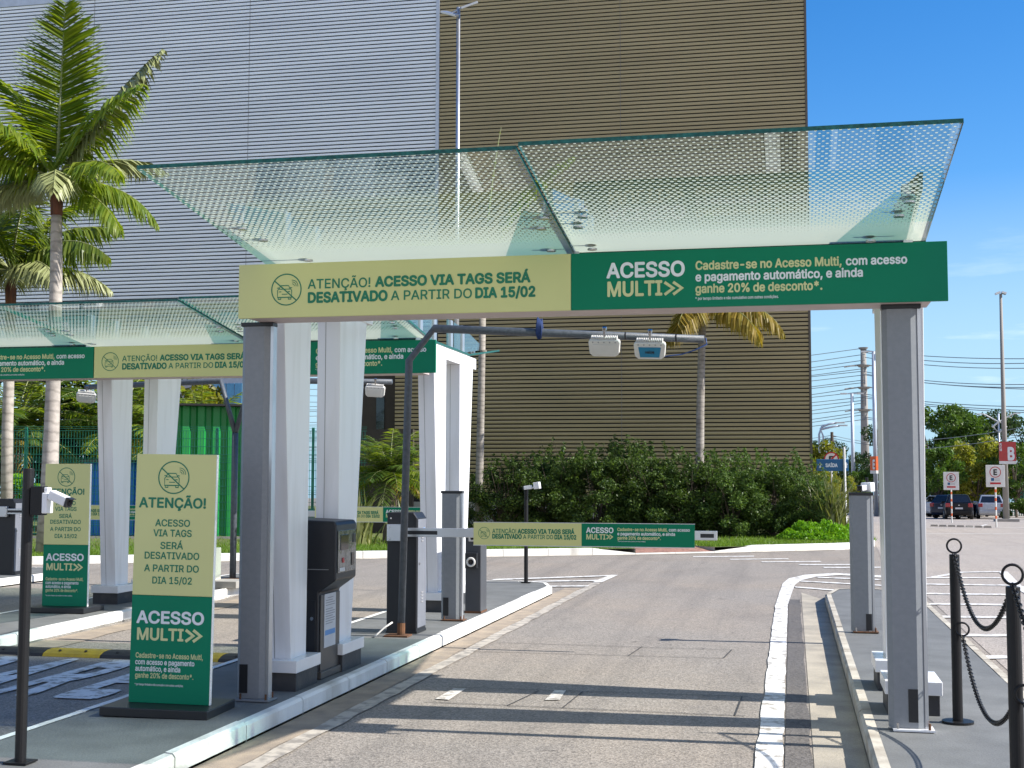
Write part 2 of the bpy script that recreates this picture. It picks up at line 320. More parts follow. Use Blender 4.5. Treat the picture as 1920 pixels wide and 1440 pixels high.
# ------------------------------------------------------------------ mesh helpers
class MB:
    def __init__(s): s.v = []; s.f = []; s.m = []
    def add(s, vs, fs, m=0):
        o = len(s.v); s.v += [tuple(v) for v in vs]; s.f += [tuple(i + o for i in f) for f in fs]; s.m += [m] * len(fs)
        return s
    def box(s, x0, x1, y0, y1, z0, z1, m=0):
        return s.add([(x0, y0, z0), (x1, y0, z0), (x1, y1, z0), (x0, y1, z0), (x0, y0, z1), (x1, y0, z1), (x1, y1, z1), (x0, y1, z1)],
                     [(0, 3, 2, 1), (4, 5, 6, 7), (0, 1, 5, 4), (1, 2, 6, 5), (2, 3, 7, 6), (3, 0, 4, 7)], m)
    def hexa(s, b, t, m=0):
        """b, t: four bottom and four top points, counter-clockwise from above"""
        return s.add(list(b) + list(t), [(0, 3, 2, 1), (4, 5, 6, 7), (0, 1, 5, 4), (1, 2, 6, 5), (2, 3, 7, 6), (3, 0, 4, 7)], m)
    def prism(s, pts, z0, z1, m=0, mt=None):
        n = len(pts); vs = [(x, y, z0) for x, y in pts] + [(x, y, z1) for x, y in pts]
        s.add(vs, [tuple(range(n - 1, -1, -1))] + [(i, (i + 1) % n, n + (i + 1) % n, n + i) for i in range(n)], m)
        return s.add([(x, y, z1) for x, y in pts], [tuple(range(n))], m if mt is None else mt)
    def xz(s, pts, y0, y1, m=0):
        """profile in the x-z plane (counter-clockwise seen from -y) carried from y0 to y1"""
        n = len(pts); vs = [(x, y0, z) for x, z in pts] + [(x, y1, z) for x, z in pts]
        return s.add(vs, [tuple(range(n)), tuple(range(2 * n - 1, n - 1, -1))] + [(i, n + i, n + (i + 1) % n, (i + 1) % n) for i in range(n)], m)
    def yz(s, pts, x0, x1, m=0):
        n = len(pts); vs = [(x0, y, z) for y, z in pts] + [(x1, y, z) for y, z in pts]
        return s.add(vs, [tuple(range(n - 1, -1, -1)), tuple(range(n, 2 * n))] + [(i, (i + 1) % n, n + (i + 1) % n, n + i) for i in range(n)], m)
    def tube(s, pts, r, n=8, m=0, closed=False, cap=True):
        pts = [Vector(p) for p in pts]; k = len(pts); rs = r if isinstance(r, (list, tuple)) else [r] * k
        up = None; rings = []
        for i in range(k):
            a = pts[(i - 1) % k] if (i > 0 or closed) else pts[i]; b = pts[(i + 1) % k] if (i < k - 1 or closed) else pts[i]
            t = (b - a).normalized() if (b - a).length > 1e-9 else Vector((0, 0, 1))
            if up is None: up = Vector((0, 0, 1)) if abs(t.z) < .9 else Vector((1, 0, 0))
            u = (up - t * up.dot(t)); u = u.normalized() if u.length > 1e-6 else t.orthogonal().normalized(); w = t.cross(u); up = u
            sc = 1.0
            if (0 < i < k - 1) or closed:
                d1 = (pts[i] - a).normalized(); d2 = (b - pts[i]).normalized(); sc = min(1.5, 1 / max(.5, math.sqrt(max(.01, (1 + d1.dot(d2)) / 2))))
            rings.append([pts[i] + (u * cos(2 * PI * j / n) + w * sin(2 * PI * j / n)) * rs[i] * sc for j in range(n)])
        vs = [p for rg in rings for p in rg]; fs = []
        for i in range(k if closed else k - 1):
            i2 = (i + 1) % k
            fs += [(i * n + j, i * n + (j + 1) % n, i2 * n + (j + 1) % n, i2 * n + j) for j in range(n)]
        if cap and not closed: fs += [tuple(range(n - 1, -1, -1)), tuple((k - 1) * n + j for j in range(n))]
        return s.add(vs, fs, m)
    def cyl(s, p0, p1, r0, r1=None, n=12, m=0):
        return s.tube([p0, p1], [r0, r0 if r1 is None else r1], n, m)
    def ellipse(s, c, rx, rz, y, n=40, m=0):
        return s.add([(c[0] + rx * cos(2 * PI * i / n), y, c[1] + rz * sin(2 * PI * i / n)) for i in range(n)], [tuple(range(n))], m)
    def torus(s, c, R, r, ax='y', n=20, k=8, m=0):
        pts = []
        for i in range(n):
            a = 2 * PI * i / n
            pts.append((c[0] + R * cos(a), c[1], c[2] + R * sin(a)) if ax == 'y' else (c[0] + R * cos(a), c[1] + R * sin(a), c[2]) if ax == 'z' else (c[0], c[1] + R * cos(a), c[2] + R * sin(a)))
        return s.tube(pts, r, k, m, closed=True)
    def mesh(s, name, mats, smooth=False):
        me = bpy.data.meshes.new(name); me.from_pydata(s.v, [], s.f)
        for q in (mats if isinstance(mats, (list, tuple)) else [mats]): me.materials.append(q)
        me.polygons.foreach_set('material_index', s.m)
        if smooth: me.polygons.foreach_set('use_smooth', [True] * len(s.f))
        me.update(); return me
    def build(s, name, mats, parent=None, world=False, smooth=False, bevel=0, loc=None, seg=2):
        """world=True: the numbers are world positions and the parent stands unrotated"""
        if world and parent is not None:
            o = Vector((0, 0, 0)); p = parent
            while p is not None: o += p.location; p = p.parent
            s.v = [(a - o.x, b - o.y, c - o.z) for a, b, c in s.v]
        ob = bpy.data.objects.new(name, s.mesh(name, mats, smooth)); C.objects.link(ob)
        if parent is not None: ob.parent = parent
        if loc is not None: ob.location = loc
        if bevel:
            bv = ob.modifiers.new('bevel', 'BEVEL'); bv.width = bevel; bv.segments = seg; bv.limit_method = 'ANGLE'; bv.angle_limit = RAD(40)
        return ob
def tag(o, label=None, cat=None, group=None, kind=None):
    if label: o['label'] = label
    if cat: o['category'] = cat
    if group: o['group'] = group
    if kind: o['kind'] = kind
    return o
def thing(name, label, cat, loc=(0, 0, 0), rot=(0, 0, 0), group=None):
    o = bpy.data.objects.new(name, None); C.objects.link(o); o.location = loc; o.rotation_euler = rot; o.empty_display_size = .1
    return tag(o, label, cat, group)
def dup(root, loc=None, rot=None, label=None, scale=None):
    r = root.copy(); C.objects.link(r)
    if loc is not None: r.location = loc
    if rot is not None: r.rotation_euler = rot
    if scale is not None: r.scale = scale
    if label: r['label'] = label
    for ch in list(root.children):
        c = ch.copy(); C.objects.link(c); c.parent = r
        for g in list(ch.children):
            d = g.copy(); C.objects.link(d); d.parent = c
    return r
def struct(name, mb, mats, **k):
    o = mb.build(name, mats, **k); o['kind'] = 'structure'; return o
def meshobj(name, me, parent=None, loc=None):
    o = bpy.data.objects.new(name, me); C.objects.link(o)
    if parent is not None: o.parent = parent
    if loc is not None: o.location = loc
    return o
def nparr(name, v, f, mats, mi=None, smooth=False):
    me = bpy.data.meshes.new(name); me.from_pydata(v.tolist(), [], f.tolist())
    for q in (mats if isinstance(mats, (list, tuple)) else [mats]): me.materials.append(q)
    if mi is not None: me.polygons.foreach_set('material_index', mi)
    me.update(); return me

# ------------------------------------------------------------------ lettering
try:
    import os
    FONT = bpy.data.fonts.load(os.path.join(bpy.utils.system_resource('DATAFILES'), 'fonts', 'Inter.woff2'))
    pass
except Exception:
    FONT = None
_tcache = {}
def simple_loops(P):
    """cut an outline that crosses itself into loops that do not"""
    n = len(P)
    for i in range(n):
        a, b = P[i], P[(i + 1) % n]
        for j in range(i + 2, n):
            if i == 0 and j == n - 1: continue
            c, d = P[j], P[(j + 1) % n]
            r0, r1, s0, s1 = b[0] - a[0], b[1] - a[1], d[0] - c[0], d[1] - c[1]; den = r0 * s1 - r1 * s0
            if abs(den) < 1e-12: continue
            t = ((c[0] - a[0]) * s1 - (c[1] - a[1]) * s0) / den; u = ((c[0] - a[0]) * r1 - (c[1] - a[1]) * r0) / den
            if 1e-5 < t < 1 - 1e-5 and 1e-5 < u < 1 - 1e-5:
                X = (a[0] + r0 * t, a[1] + r1 * t)
                return simple_loops(P[i + 1:j + 1] + [X]) + simple_loops(P[:i + 1] + [X] + P[j + 1:])
    return [P] if n > 2 else []
def text_geo(s, w):
    k = (s, w)
    if k in _tcache: return _tcache[k]
    cu = bpy.data.curves.new('t', 'FONT'); cu.body = s; cu.size = 1; cu.resolution_u = 4
    if FONT: cu.font = FONT
    ob = bpy.data.objects.new('t', cu); C.objects.link(ob)
    dg = bpy.context.evaluated_depsgraph_get(); ev = ob.evaluated_get(dg); cv_ = ev.to_curve(dg)
    polys = []
    for sp in cv_.splines:                                   # outline of every stroke, bezier pieces sampled
        P = []; bp = sp.bezier_points; n = len(bp)
        if sp.type != 'BEZIER': P = [(q.co.x, q.co.y) for q in sp.points]
        for q in range(n):
            a, b = bp[q], bp[(q + 1) % n]; p0, p1, p2, p3 = a.co, a.handle_right, b.handle_left, b.co
            straight = abs((p1 - p0).cross(p3 - p0).z) < 1e-5 and abs((p2 - p0).cross(p3 - p0).z) < 1e-5
            for u in ((0,) if straight else (0, .25, .5, .75)):
                w_ = 1 - u; c = p0 * w_ ** 3 + p1 * 3 * w_ * w_ * u + p2 * 3 * w_ * u * u + p3 * u ** 3; P.append((c.x, c.y))
        Q = [p for k_, p in enumerate(P) if abs(p[0] - P[k_ - 1][0]) + abs(p[1] - P[k_ - 1][1]) > 1e-6]
        for Q in simple_loops(Q): polys.append((Q, sum(Q[k_ - 1][0] * Q[k_][1] - Q[k_][0] * Q[k_ - 1][1] for k_ in range(len(Q))) / 2))
    ev.to_curve_clear(); bpy.data.objects.remove(ob); bpy.data.curves.remove(cu)
    sg = 1 if max(polys, key=lambda q: abs(q[1]))[1] > 0 else -1
    outers = [q[0] for q in polys if q[1] * sg > 0]; holes = [q[0] for q in polys if q[1] * sg <= 0]
    def pin(p, G):
        c = False
        for k_ in range(len(G)):
            (x0, y0), (x1, y1) = G[k_ - 1], G[k_]
            if (y0 > p[1]) != (y1 > p[1]) and p[0] < (x1 - x0) * (p[1] - y0) / (y1 - y0) + x0: c = not c
        return c
    v0 = []; f0 = []; z0_ = []
    for k_, G in enumerate(outers):
        H = [h for h in holes if pin(h[0], G) and not any(pin(G2[0], G) and pin(h[0], G2) for G2 in outers if G2 is not G)]
        tri = tessellate_polygon([[Vector((*p, 0)) for p in R_] for R_ in [G] + H]); o = len(v0)
        pts = [p for R_ in [G] + H for p in R_]; v0 += pts; z0_ += [.0003 * (k_ % 6)] * len(pts)
        for t_ in tri:
            a, b, c = (pts[q] for q in t_)
            cr_ = (b[0] - a[0]) * (c[1] - a[1]) - (b[1] - a[1]) * (c[0] - a[0])
            if abs(cr_) > 1e-9: f0.append(tuple(q + o for q in (t_ if cr_ > 0 else t_[::-1])))
    d = {1: .013, 1.5: .018, 2: .026, 3: .040}[w]; v = []; f = []
    for k_, a in enumerate([None] + [2 * PI * q / 8 for q in range(8)]):        # thicker strokes: copies a hair apart, each in its own plane
        ox, oy = (0, 0) if a is None else (d * cos(a), d * sin(a)); o = len(v)
        v += [(x + ox, y + oy, .0180 - .0020 * k_ + zz_) for (x, y), zz_ in zip(v0, z0_)]; f += [tuple(i + o for i in q) for q in f0]
    _tcache[k] = (v, f); return v, f
CAPH = max(p[1] for p in text_geo('H', 1)[0])
LM = {'g': 0, 'w': 1, 'b': 2, 'k': 3, 'r': 4}
LMATS = [m_lg, m_lw, m_lb, m_ink, m_ring]
def put_text(mb, s, x0, x1, base, cap, w, col, y=0.0, dx=0.0, zk=.012):
    v, f = text_geo(s, w); xs = [p[0] for p in v]; a, b = min(xs), max(xs); sx = (x1 - x0) / (b - a); sy = cap / CAPH
    mb.add([(x0 + dx + (p[0] - a) * sx, y - p[2] * zk, base + p[1] * sy) for p in v], f, LM[col] if isinstance(col, str) else col)
def flat_tube(mb, pts, r, col, y=0.0, closed=False):
    k = len(mb.v); mb.tube([(p[0], 0, p[1]) for p in pts], r, 8, LM[col] if isinstance(col, str) else col, closed=closed)
    for i in range(k, len(mb.v)):
        q = mb.v[i]; mb.v[i] = (q[0], y + q[1] * .12, q[2])
def icon(mb, cx, cz, R, y=0.0):
    c = 'g'; k = R / 1.0
    circ = lambda r, a0, a1, n, ox=0, oz=0: [(cx + ox * k + r * k * cos(a0 + (a1 - a0) * i / n), cz + oz * k + r * k * sin(a0 + (a1 - a0) * i / n)) for i in range(n + 1)]
    flat_tube(mb, circ(1, 0, 2 * PI, 40)[:-1], .038 * k, c, y, True)
    flat_tube(mb, [(cx - .78 * k, cz + .55 * k), (cx + .70 * k, cz - .72 * k)], .04 * k, c, y)
    P = lambda q: [(cx + a * k, cz + b * k) for a, b in q]
    t = .026 * k
    flat_tube(mb, P([(-.60, -.05), (-.60, -.50), (.36, -.50), (.36, -.05), (.24, .08), (.14, .26), (-.38, .26), (-.48, .08)]), t, c, y, True)
    flat_tube(mb, P([(-.48, .03), (.24, .03)]), t, c, y)
    flat_tube(mb, P([(-.63, .10), (-.52, .12), (-.50, .02)]), t, c, y); flat_tube(mb, P([(.39, .10), (.28, .12), (.26, .02)]), t, c, y)
    for s_ in (-.55, .14):
        flat_tube(mb, P([(s_, -.5), (s_, -.62), (s_ + .18, -.62), (s_ + .18, -.5)]), t, c, y)
    flat_tube(mb, P([(-.50, -.14), (-.34, -.14)]), t, c, y); flat_tube(mb, P([(.10, -.14), (.26, -.14)]), t, c, y); flat_tube(mb, P([(-.3, -.30), (.08, -.30)]), t, c, y)
    for r in (.14, .26, .38): flat_tube(mb, circ(r, -.1, PI / 2 + .1, 8, .40, .22), .02 * k, c, y)
def chevrons(mb, x0, x1, zc, h, r, y=0.0):
    w = (x1 - x0) * .5
    for q in (x0, x1 - w): flat_tube(mb, [(q, zc + h), (q + w, zc), (q, zc - h)], r, 'b', y)
SIGN_T = [
('ATENÇÃO!', 0.516, 0.974, 0.197, 0.066, 1, 'g'), ('ACESSO VIA TAGS SERÁ', 1.006, 2.102, 0.199, 0.067, 3, 'g'),
('DESATIVADO', 0.517, 1.099, 0.1, 0.069, 3, 'g'), ('A PARTIR DO', 1.122, 1.696, 0.101, 0.065, 1, 'g'), ('DIA 15/02', 1.718, 2.135, 0.101, 0.067, 3, 'g'),
('ACESSO', 2.615, 3.133, 0.21, 0.097, 2, 'w'), ('MULTI', 2.621, 2.985, 0.086, 0.096, 2, 'b'),
('Cadastre-se no Acesso Multi,', 3.203, 4.132, 0.246, 0.056, 2, 'b'), ('com acesso', 4.158, 4.536, 0.246, 0.055, 2, 'w'),
('e pagamento automático, e ainda', 3.202, 4.263, 0.17, 0.056, 2, 'w'), ('ganhe 20% de desconto*.', 3.201, 4.01, 0.093, 0.056, 2, 'b'),
('* por tempo limitado e não cumulativo com outras condições.', 3.201, 3.734, 0.046, 0.019, 1, 'w')]
TOTEM_T = [
('ATENÇÃO!', 0.026, 0.506, 1.309, 0.066, 2, 'g'), ('ACESSO', 0.148, 0.397, 1.183, 0.046, 1.5, 'g'), ('VIA TAGS', 0.137, 0.411, 1.115, 0.046, 1.5, 'g'),
('SERÁ', 0.190, 0.353, 1.031, 0.046, 1.5, 'g'), ('DESATIVADO', 0.080, 0.470, 0.963, 0.046, 1.5, 'g'), ('A PARTIR DO', 0.080, 0.470, 0.878, 0.046, 1.5, 'g'), ('DIA 15/02', 0.141, 0.423, 0.797, 0.046, 1.5, 'g'),
('ACESSO', 0.037, 0.518, 0.532, 0.08, 2, 'w'), ('MULTI', 0.045, 0.377, 0.42, 0.078, 2, 'b'),
('Cadastre-se no Acesso Multi,', 0.041, 0.518, 0.299, 0.034, 1.5, 'b'), ('com acesso e pagamento', 0.04, 0.46, 0.255, 0.034, 1.5, 'w'),
('automático, e ainda', 0.042, 0.362, 0.211, 0.034, 1.5, 'w'), ('ganhe 20% de desconto*.', 0.042, 0.456, 0.166, 0.034, 1.5, 'b'),
('* por tempo limitado e não cumulativo com outras condições.', 0.042, 0.387, 0.115, 0.014, 1, 'w')]
BANNER_T = [
('ATENÇÃO!', 0.193, 0.438, 0.118, 0.043, 1, 'g'), ('ACESSO VIA TAGS SERÁ', 0.452, 1.026, 0.118, 0.043, 3, 'g'), ('DESATIVADO', 0.193, 0.494, 0.066, 0.043, 3, 'g'),
('A PARTIR DO', 0.508, 0.812, 0.065, 0.041, 1, 'g'), ('DIA 15/02', 0.825, 1.045, 0.065, 0.042, 3, 'g'),
('ACESSO', 1.142, 1.414, 0.132, 0.052, 2, 'w'), ('MULTI', 1.145, 1.335, 0.068, 0.05, 2, 'b'), ('Cadastre-se no Acesso Multi,', 1.452, 1.942, 0.153, 0.03, 2, 'b'), ('com acesso', 1.956, 2.16, 0.153, 0.03, 2, 'w'),
('e pagamento automático, e ainda', 1.452, 2.016, 0.111, 0.03, 2, 'w'), ('ganhe 20% de desconto*.', 1.452, 1.877, 0.07, 0.03, 2, 'b'),
('* por tempo limitado e não cumulativo com outras condições.', 1.455, 1.732, 0.047, 0.009, 1, 'w')]

# ------------------------------------------------------------------ the setting
KZ = .13                                                    # kerb height
g = MB(); X0, X1 = -400, 400
ys = [-40, 35, 900]
for y in ys: g.v += [(X0, y, gz(y)), (X1, y, gz(y))]
g.f = [(0, 1, 3, 2), (2, 3, 5, 4)]; g.m = [0, 0]
struct('asphalt_road', g, m_asph)
def sheet(name, polys, mat, z, kind=True):
    b = MB()
    for i, p in enumerate(polys): b.add([(x, y, z + gz(y) + .0003 * (i % 9)) for x, y in p], [tuple(range(len(p)))])
    return struct(name, b, mat)
# parking lot surface, paler and older than the lane
sheet('parking_lot', [[(1.7, -20), (60, -20), (60, 35), (2.1, 35), (1.9, 30), (1.9, 20)], [(2.1, 35), (60, 35), (140, 260), (4, 260)]], m_lot, .004)
# concrete gutters and sandy strips along the kerbs
sheet('gutter', [[(.10, -6), (.44, -6), (.44, 19.0), (.12, 20.2)]], m_gutter, .004)
def wavy(xa, xb, y0, y1, n, j0, j1, seed):
    r = random.Random(seed); A = []; B = []
    for i in range(n + 1):
        y = y0 + (y1 - y0) * i / n; A.append((xa + r.uniform(-j0, j0), y)); B.append((xb + r.uniform(-j1, j1), y))
    return [[A[i], B[i], B[i + 1], A[i + 1]] for i in range(n)]
sheet('sand_strip', wavy(-3.46, -3.20, -6, 20.2, 60, 0, .02, 3), m_dirt, .004)
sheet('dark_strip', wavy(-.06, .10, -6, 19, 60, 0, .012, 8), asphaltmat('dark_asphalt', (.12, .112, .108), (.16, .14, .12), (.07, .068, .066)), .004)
sheet('road_dirt', wavy(-7.64, -7.25, -6, 20, 60, 0, .05, 4), m_dirt, .004)
# painted lines
sheet('edge_line', wavy(-.235, -.075, -6, 18, 90, .008, .008, 5) + [[(-.235, 18), (-.075, 18), (-.02, 20), (-.20, 20)], [(-.20, 20), (-.02, 20), (.03, 21.6), (-.16, 21.9)], [(-.16, 21.9), (.03, 21.6), (.14, 22.6), (-.06, 23.0)],
      [(-.06, 23.0), (.14, 22.6), (.38, 23.4), (.22, 23.9)], [(.22, 23.9), (.38, 23.4), (.8, 24.0), (.75, 24.45)], [(.75, 24.45), (.8, 24.0), (1.5, 23.5), (1.6, 23.95)],
      [(.02, 21.3), (.04, 21.05), (1.5, 19.9), (1.5, 20.1)], [(.12, 22.5), (.1, 22.3), (1.6, 21.6), (1.6, 21.8)], [(.45, 23.4), (.4, 23.2), (1.6, 22.9), (1.6, 23.1)]], m_line, .008)
sheet('worn_edge_line', wavy(-3.19, -3.06, -6, 22.9, 90, .015, .015, 6), m_tanline, .008)
sheet('hatch_lines', [[(-3.2, 21.3), (-3.05, 21.3), (-3.0, 23.0), (-3.12, 23.0)], [(-4.2, 21.35), (-4.2, 21.15), (-3.1, 21.6), (-3.1, 21.85)], [(-4.9, 21.6), (-4.9, 21.3), (-3.05, 22.75), (-3.05, 23.0)], [(-3.9, 20.4), (-3.9, 20.2), (-3.15, 20.45), (-3.15, 20.65)]], m_line, .013)
sheet('lane_dashes', [[(-2.70, 9.85), (-2.59, 9.83), (-2.59, 10.38), (-2.69, 10.36)], [(-1.87, 9.99), (-1.76, 10.02), (-1.79, 10.48), (-1.88, 10.46)]], m_dash, .008)
sheet('crossing_bars', [[(-2.1, 28.72), (-.81, 29.24), (-.84, 29.5), (-2.13, 28.98)], [(-1.27, 27.97), (-.07, 28.46), (-.10, 28.7), (-1.30, 28.2)], [(-.6, 27.24), (.58, 27.71), (.55, 27.95), (-.63, 27.48)],
      [(.14, 26.58), (1.28, 26.86), (1.25, 27.1), (.11, 26.82)], [(.6, 25.8), (1.9, 26.2), (1.87, 26.45), (.57, 26.05)]], m_line, .008)
lotm = []
for y in (13.15, 14.95, 16.9, 18.6, 20.25, 22.05): lotm.append([(1.78, y), (2.1 + (y - 13) * .16, y + .12), (2.1 + (y - 13) * .16, y + .34), (1.78, y + .22)])
lotm += [[(2.2, 23.5), (3.5, 23.8), (3.5, 24.0), (2.2, 23.7)], [(2.9, 25.0), (3.8, 25.4), (3.8, 25.6), (2.9, 25.2)], [(3.4, 22.1), (3.55, 22.1), (3.85, 25.5), (3.7, 25.5)], [(2.16, 23.5), (2.3, 23.5), (3.05, 25.1), (2.9, 25.1)],
         [(3.3, 18.2), (3.5, 18.2), (3.6, 22.1), (3.4, 22.1)]]
sheet('parking_lines', lotm, m_line, .012)
sheet('parking_bay_lines', [[(5.2, 58), (16, 62), (16, 62.3), (5.2, 58.3)], [(4.5, 47), (14, 51), (14, 51.25), (4.5, 47.25)], [(9, 66), (9.15, 66), (7.6, 58.5), (7.45, 58.5)], [(12.2, 67), (12.35, 67), (11, 60), (10.85, 60)]], m_line, .012)
# saw cuts of the induction loops and joints
cuts = []
def cut(x0, y0, x1, y1, w=.012):
    d = Vector((x1 - x0, y1 - y0)).normalized(); n = Vector((-d.y, d.x)) * w * .5
    cuts.append([(x0 - n.x, y0 - n.y), (x1 - n.x, y1 - n.y), (x1 + n.x, y1 + n.y), (x0 + n.x, y0 + n.y)])
for a in ((-2.75, 9.72, -.35, 9.66), (-2.1, 9.7, -2.0, 10.42), (-1.68, 9.7, -1.65, 10.46), (-2.75, 10.44, -.35, 10.5), (-3.1, 12.62, -1.2, 12.66), (-1.55, 12.64, -1.5, 13.35), (-3.0, 13.35, -.6, 13.3), (-1.2, 12.66, -.65, 12.68), (-.65, 12.68, -.6, 13.3), (-.42, 9.66, -.4, 10.5)): cut(*a)
sheet('loop_saw_cuts', cuts, m_crack, .006)
# PARE painted on the next lane
pb = MB()
for ch, x0 in (('P', -7.38), ('A', -6.80), ('R', -6.21), ('E', -5.62)):
    v, f = text_geo(ch, 3); xs = [p[0] for p in v]; a, b_ = min(xs), max(xs)
    pb.add([(x0 + (p[0] - a) / (b_ - a) * (.40 if ch != 'A' else .46), 9.38 + p[1] / CAPH * 1.78, .010 + p[2] * .1) for p in v], f)
struct('road_lettering', pb, m_line)

# islands: kerb band, whitewashed, round a painted top
def island(top, kerb_mat, name, band=.08):
    n = len(top); c = Vector((sum(p[0] for p in top) / n, sum(p[1] for p in top) / n))
    inner = []
    for i in range(n):
        p = Vector(top[i]); a = Vector(top[i - 1]); b = Vector(top[(i + 1) % n])
        n1 = Vector((-(p - a).y, (p - a).x)).normalized(); n2 = Vector((-(b - p).y, (b - p).x)).normalized()
        m = (n1 + n2).normalized(); k = 1 / max(.4, m.dot(n1)); inner.append((p.x + m.x * band * k, p.y + m.y * band * k))
    kb = MB()
    for i in range(n):
        j = (i + 1) % n; p, q, a, b = top[i], top[j], inner[i], inner[j]
        L_ = (Vector(q) - Vector(p)).length; k = max(1, int(L_ / 1.0)); rr = random.Random(i + n)
        for s in range(k):
            t0, t1 = s / k + (.006 / max(L_, .1)), (s + 1) / k - (.006 / max(L_, .1))
            lp = lambda u, w, t: (u[0] + (w[0] - u[0]) * t, u[1] + (w[1] - u[1]) * t)
            P0, P1, A0, A1 = lp(p, q, t0), lp(p, q, t1), lp(a, b, t0), lp(a, b, t1); z = KZ + rr.uniform(-.004, .004); e = .018
            d0 = Vector(A0) - Vector(P0); d1 = Vector(A1) - Vector(P1)
            T0 = (P0[0] + d0.x * .25, P0[1] + d0.y * .25); T1 = (P1[0] + d1.x * .25, P1[1] + d1.y * .25)
            kb.add([(*P0, -.05), (*P1, -.05), (*P1, z - e), (*P0, z - e), (*T1, z), (*T0, z), (*A1, z), (*A0, z), (*A1, -.05), (*A0, -.05)],
                   [(0, 1, 2, 3), (3, 2, 4, 5), (5, 4, 6, 7), (1, 8, 6, 4, 2), (9, 0, 3, 5, 7)])
    k = struct('kerb', kb, kerb_mat)
    t = MB(); t.add([(x, y, KZ - .006) for x, y in inner], [tuple(range(n))]); struct(name, t, m_itop)
    u = MB(); u.prism([(x, y) for x, y in top], -.06, .02); struct('kerb_bedding', u, m_conc)
island([(-4.72, -6), (-3.45, -6), (-3.45, 19.0), (-3.62, 19.6), (-4.1, 19.85), (-4.75, 19.7), (-4.78, 19.2)], m_kerbw, 'traffic_island')
island([(-9.05, -6), (-7.62, -6), (-7.66, 12), (-7.9, 18.5), (-8.15, 20.4), (-8.7, 20.6), (-9.05, 20.2)], m_kerbw, 'traffic_island')
island([(-13.6, -6), (-12.0, -6), (-12.0, 20.2), (-12.2, 20.9), (-13.0, 20.9), (-13.6, 20.2)], m_kerbw, 'traffic_island')
island([(.43, -6), (1.68, -6), (1.70, 18.2), (1.45, 19.4), (1.0, 19.75), (.58, 19.5), (.43, 18.6)], m_kerbo, 'traffic_island')

# verge in front of the building
VK = [(-40, 7.8), (-13, 24.1), (-8.9, 26.6), (-3.45, 29.5), (-1.75, 30.6), (1.0, 32.6), (1.75, 33.4), (2.05, 34.6), (2.2, 52)]
VT = VK[:4] + [(-4.4, 31.0), (-2.4, 31.3)] + VK[4:]
vb = MB(); vb.add([(x, y, KZ) for x, y in VT] + [(2.2, 70, KZ), (-60, 70, KZ)], [tuple(range(len(VT) + 2))]); struct('grass_verge', vb, m_soil)
kb = MB()
for (a, b) in zip(VK[:-1], VK[1:]):
    A, B = Vector(a), Vector(b); d = (B - A); Ln = d.length; d.normalize(); nrm = Vector((-d.y, d.x))
    low = abs(a[0] + 3.45) < .01
    k = max(1, int(Ln / 1.0))
    for s in range(k):
        p = A + d * (Ln * s / k + .006); q = A + d * (Ln * (s + 1) / k - .006); z = .03 if low else KZ + .02
        za = .03 if (not low and abs(b[0] + 3.45) < .01 and s == k - 1) else z
        zb = .03 if (not low and abs(a[0] + 1.75) < .01 and s == 0) else z
        w = nrm * .13
        kb.add([(p.x, p.y, -.1), (q.x, q.y, -.1), (q.x + w.x, q.y + w.y, -.1), (p.x + w.x, p.y + w.y, -.1),
                (p.x, p.y, zb), (q.x, q.y, za), (q.x + w.x, q.y + w.y, za + .004), (p.x + w.x, p.y + w.y, zb + .004)],
               [(0, 1, 5, 4), (1, 2, 6, 5), (2, 3, 7, 6), (3, 0, 4, 7), (4, 5, 6, 7)])
struct('kerb', kb, m_kerbw)
bp_ = MB(); PATH = [(-3.45, 29.62), (-1.80, 30.66), (-2.4, 31.2), (-5.0, 33.4), (-8.6, 36.6), (-9.6, 35.8), (-6.2, 32.9), (-4.4, 31.0)]
bp_.add([(x, y, KZ + .012) for x, y in PATH[2:]], [tuple(range(len(PATH) - 2))])
bp_.add([(-3.45, 29.52, .036), (-1.75, 30.62, .036), (-2.4, 31.2, KZ + .012), (-4.4, 31.0, KZ + .012)], [(0, 1, 2, 3)])
bp_.add([(-3.45, 29.52, -.1), (-4.4, 31.0, -.1), (-4.4, 31.0, KZ), (-3.45, 29.52, KZ)], [(0, 1, 2, 3)], 1); bp_.add([(-1.75, 30.62, -.1), (-2.4, 31.3, -.1), (-2.4, 31.3, KZ), (-1.75, 30.62, KZ)], [(0, 1, 2, 3)], 1); struct('brick_path', bp_, [m_brick, m_conc])
jn = []
sheet('gutter', [[(a[0], a[1] - .35), (b[0], b[1] - .35), (b[0], b[1]), (a[0], a[1])] for a, b in zip(VK[1:5], VK[2:6])], m_gutter, .006)

def inside(x, y, poly):
    c = False; n = len(poly)
    for i in range(n):
        x0, y0 = poly[i]; x1, y1 = poly[(i + 1) % n]
        if (y0 > y) != (y1 > y) and x < (x1 - x0) * (y - y0) / (y1 - y0) + x0: c = not c
    return c
def kerb_y(x):
    for (a, b) in zip(VK[:-1], VK[1:]):
        if a[0] <= x <= b[0]: return a[1] + (b[1] - a[1]) * (x - a[0]) / (b[0] - a[0])
    return 99
rg = np.random.default_rng(3)
gv = []; gf = []
while len(gf) < 46000:
    x = rg.uniform(-20, 2.1); y0 = kerb_y(min(x, 2.04)) + .17
    y = y0 + rg.exponential(2.2)
    if y > 37 or inside(x, y, PATH) or y < y0: continue
    h = rg.uniform(.03, .10); a = rg.uniform(0, 2 * PI); w = rg.uniform(.006, .014); lx, ly = rg.normal(0, .035, 2); k = len(gv)
    gv += [(x - w * cos(a), y - w * sin(a), KZ), (x + w * cos(a), y + w * sin(a), KZ), (x + lx, y + ly, KZ + h)]; gf.append((k, k + 1, k + 2))
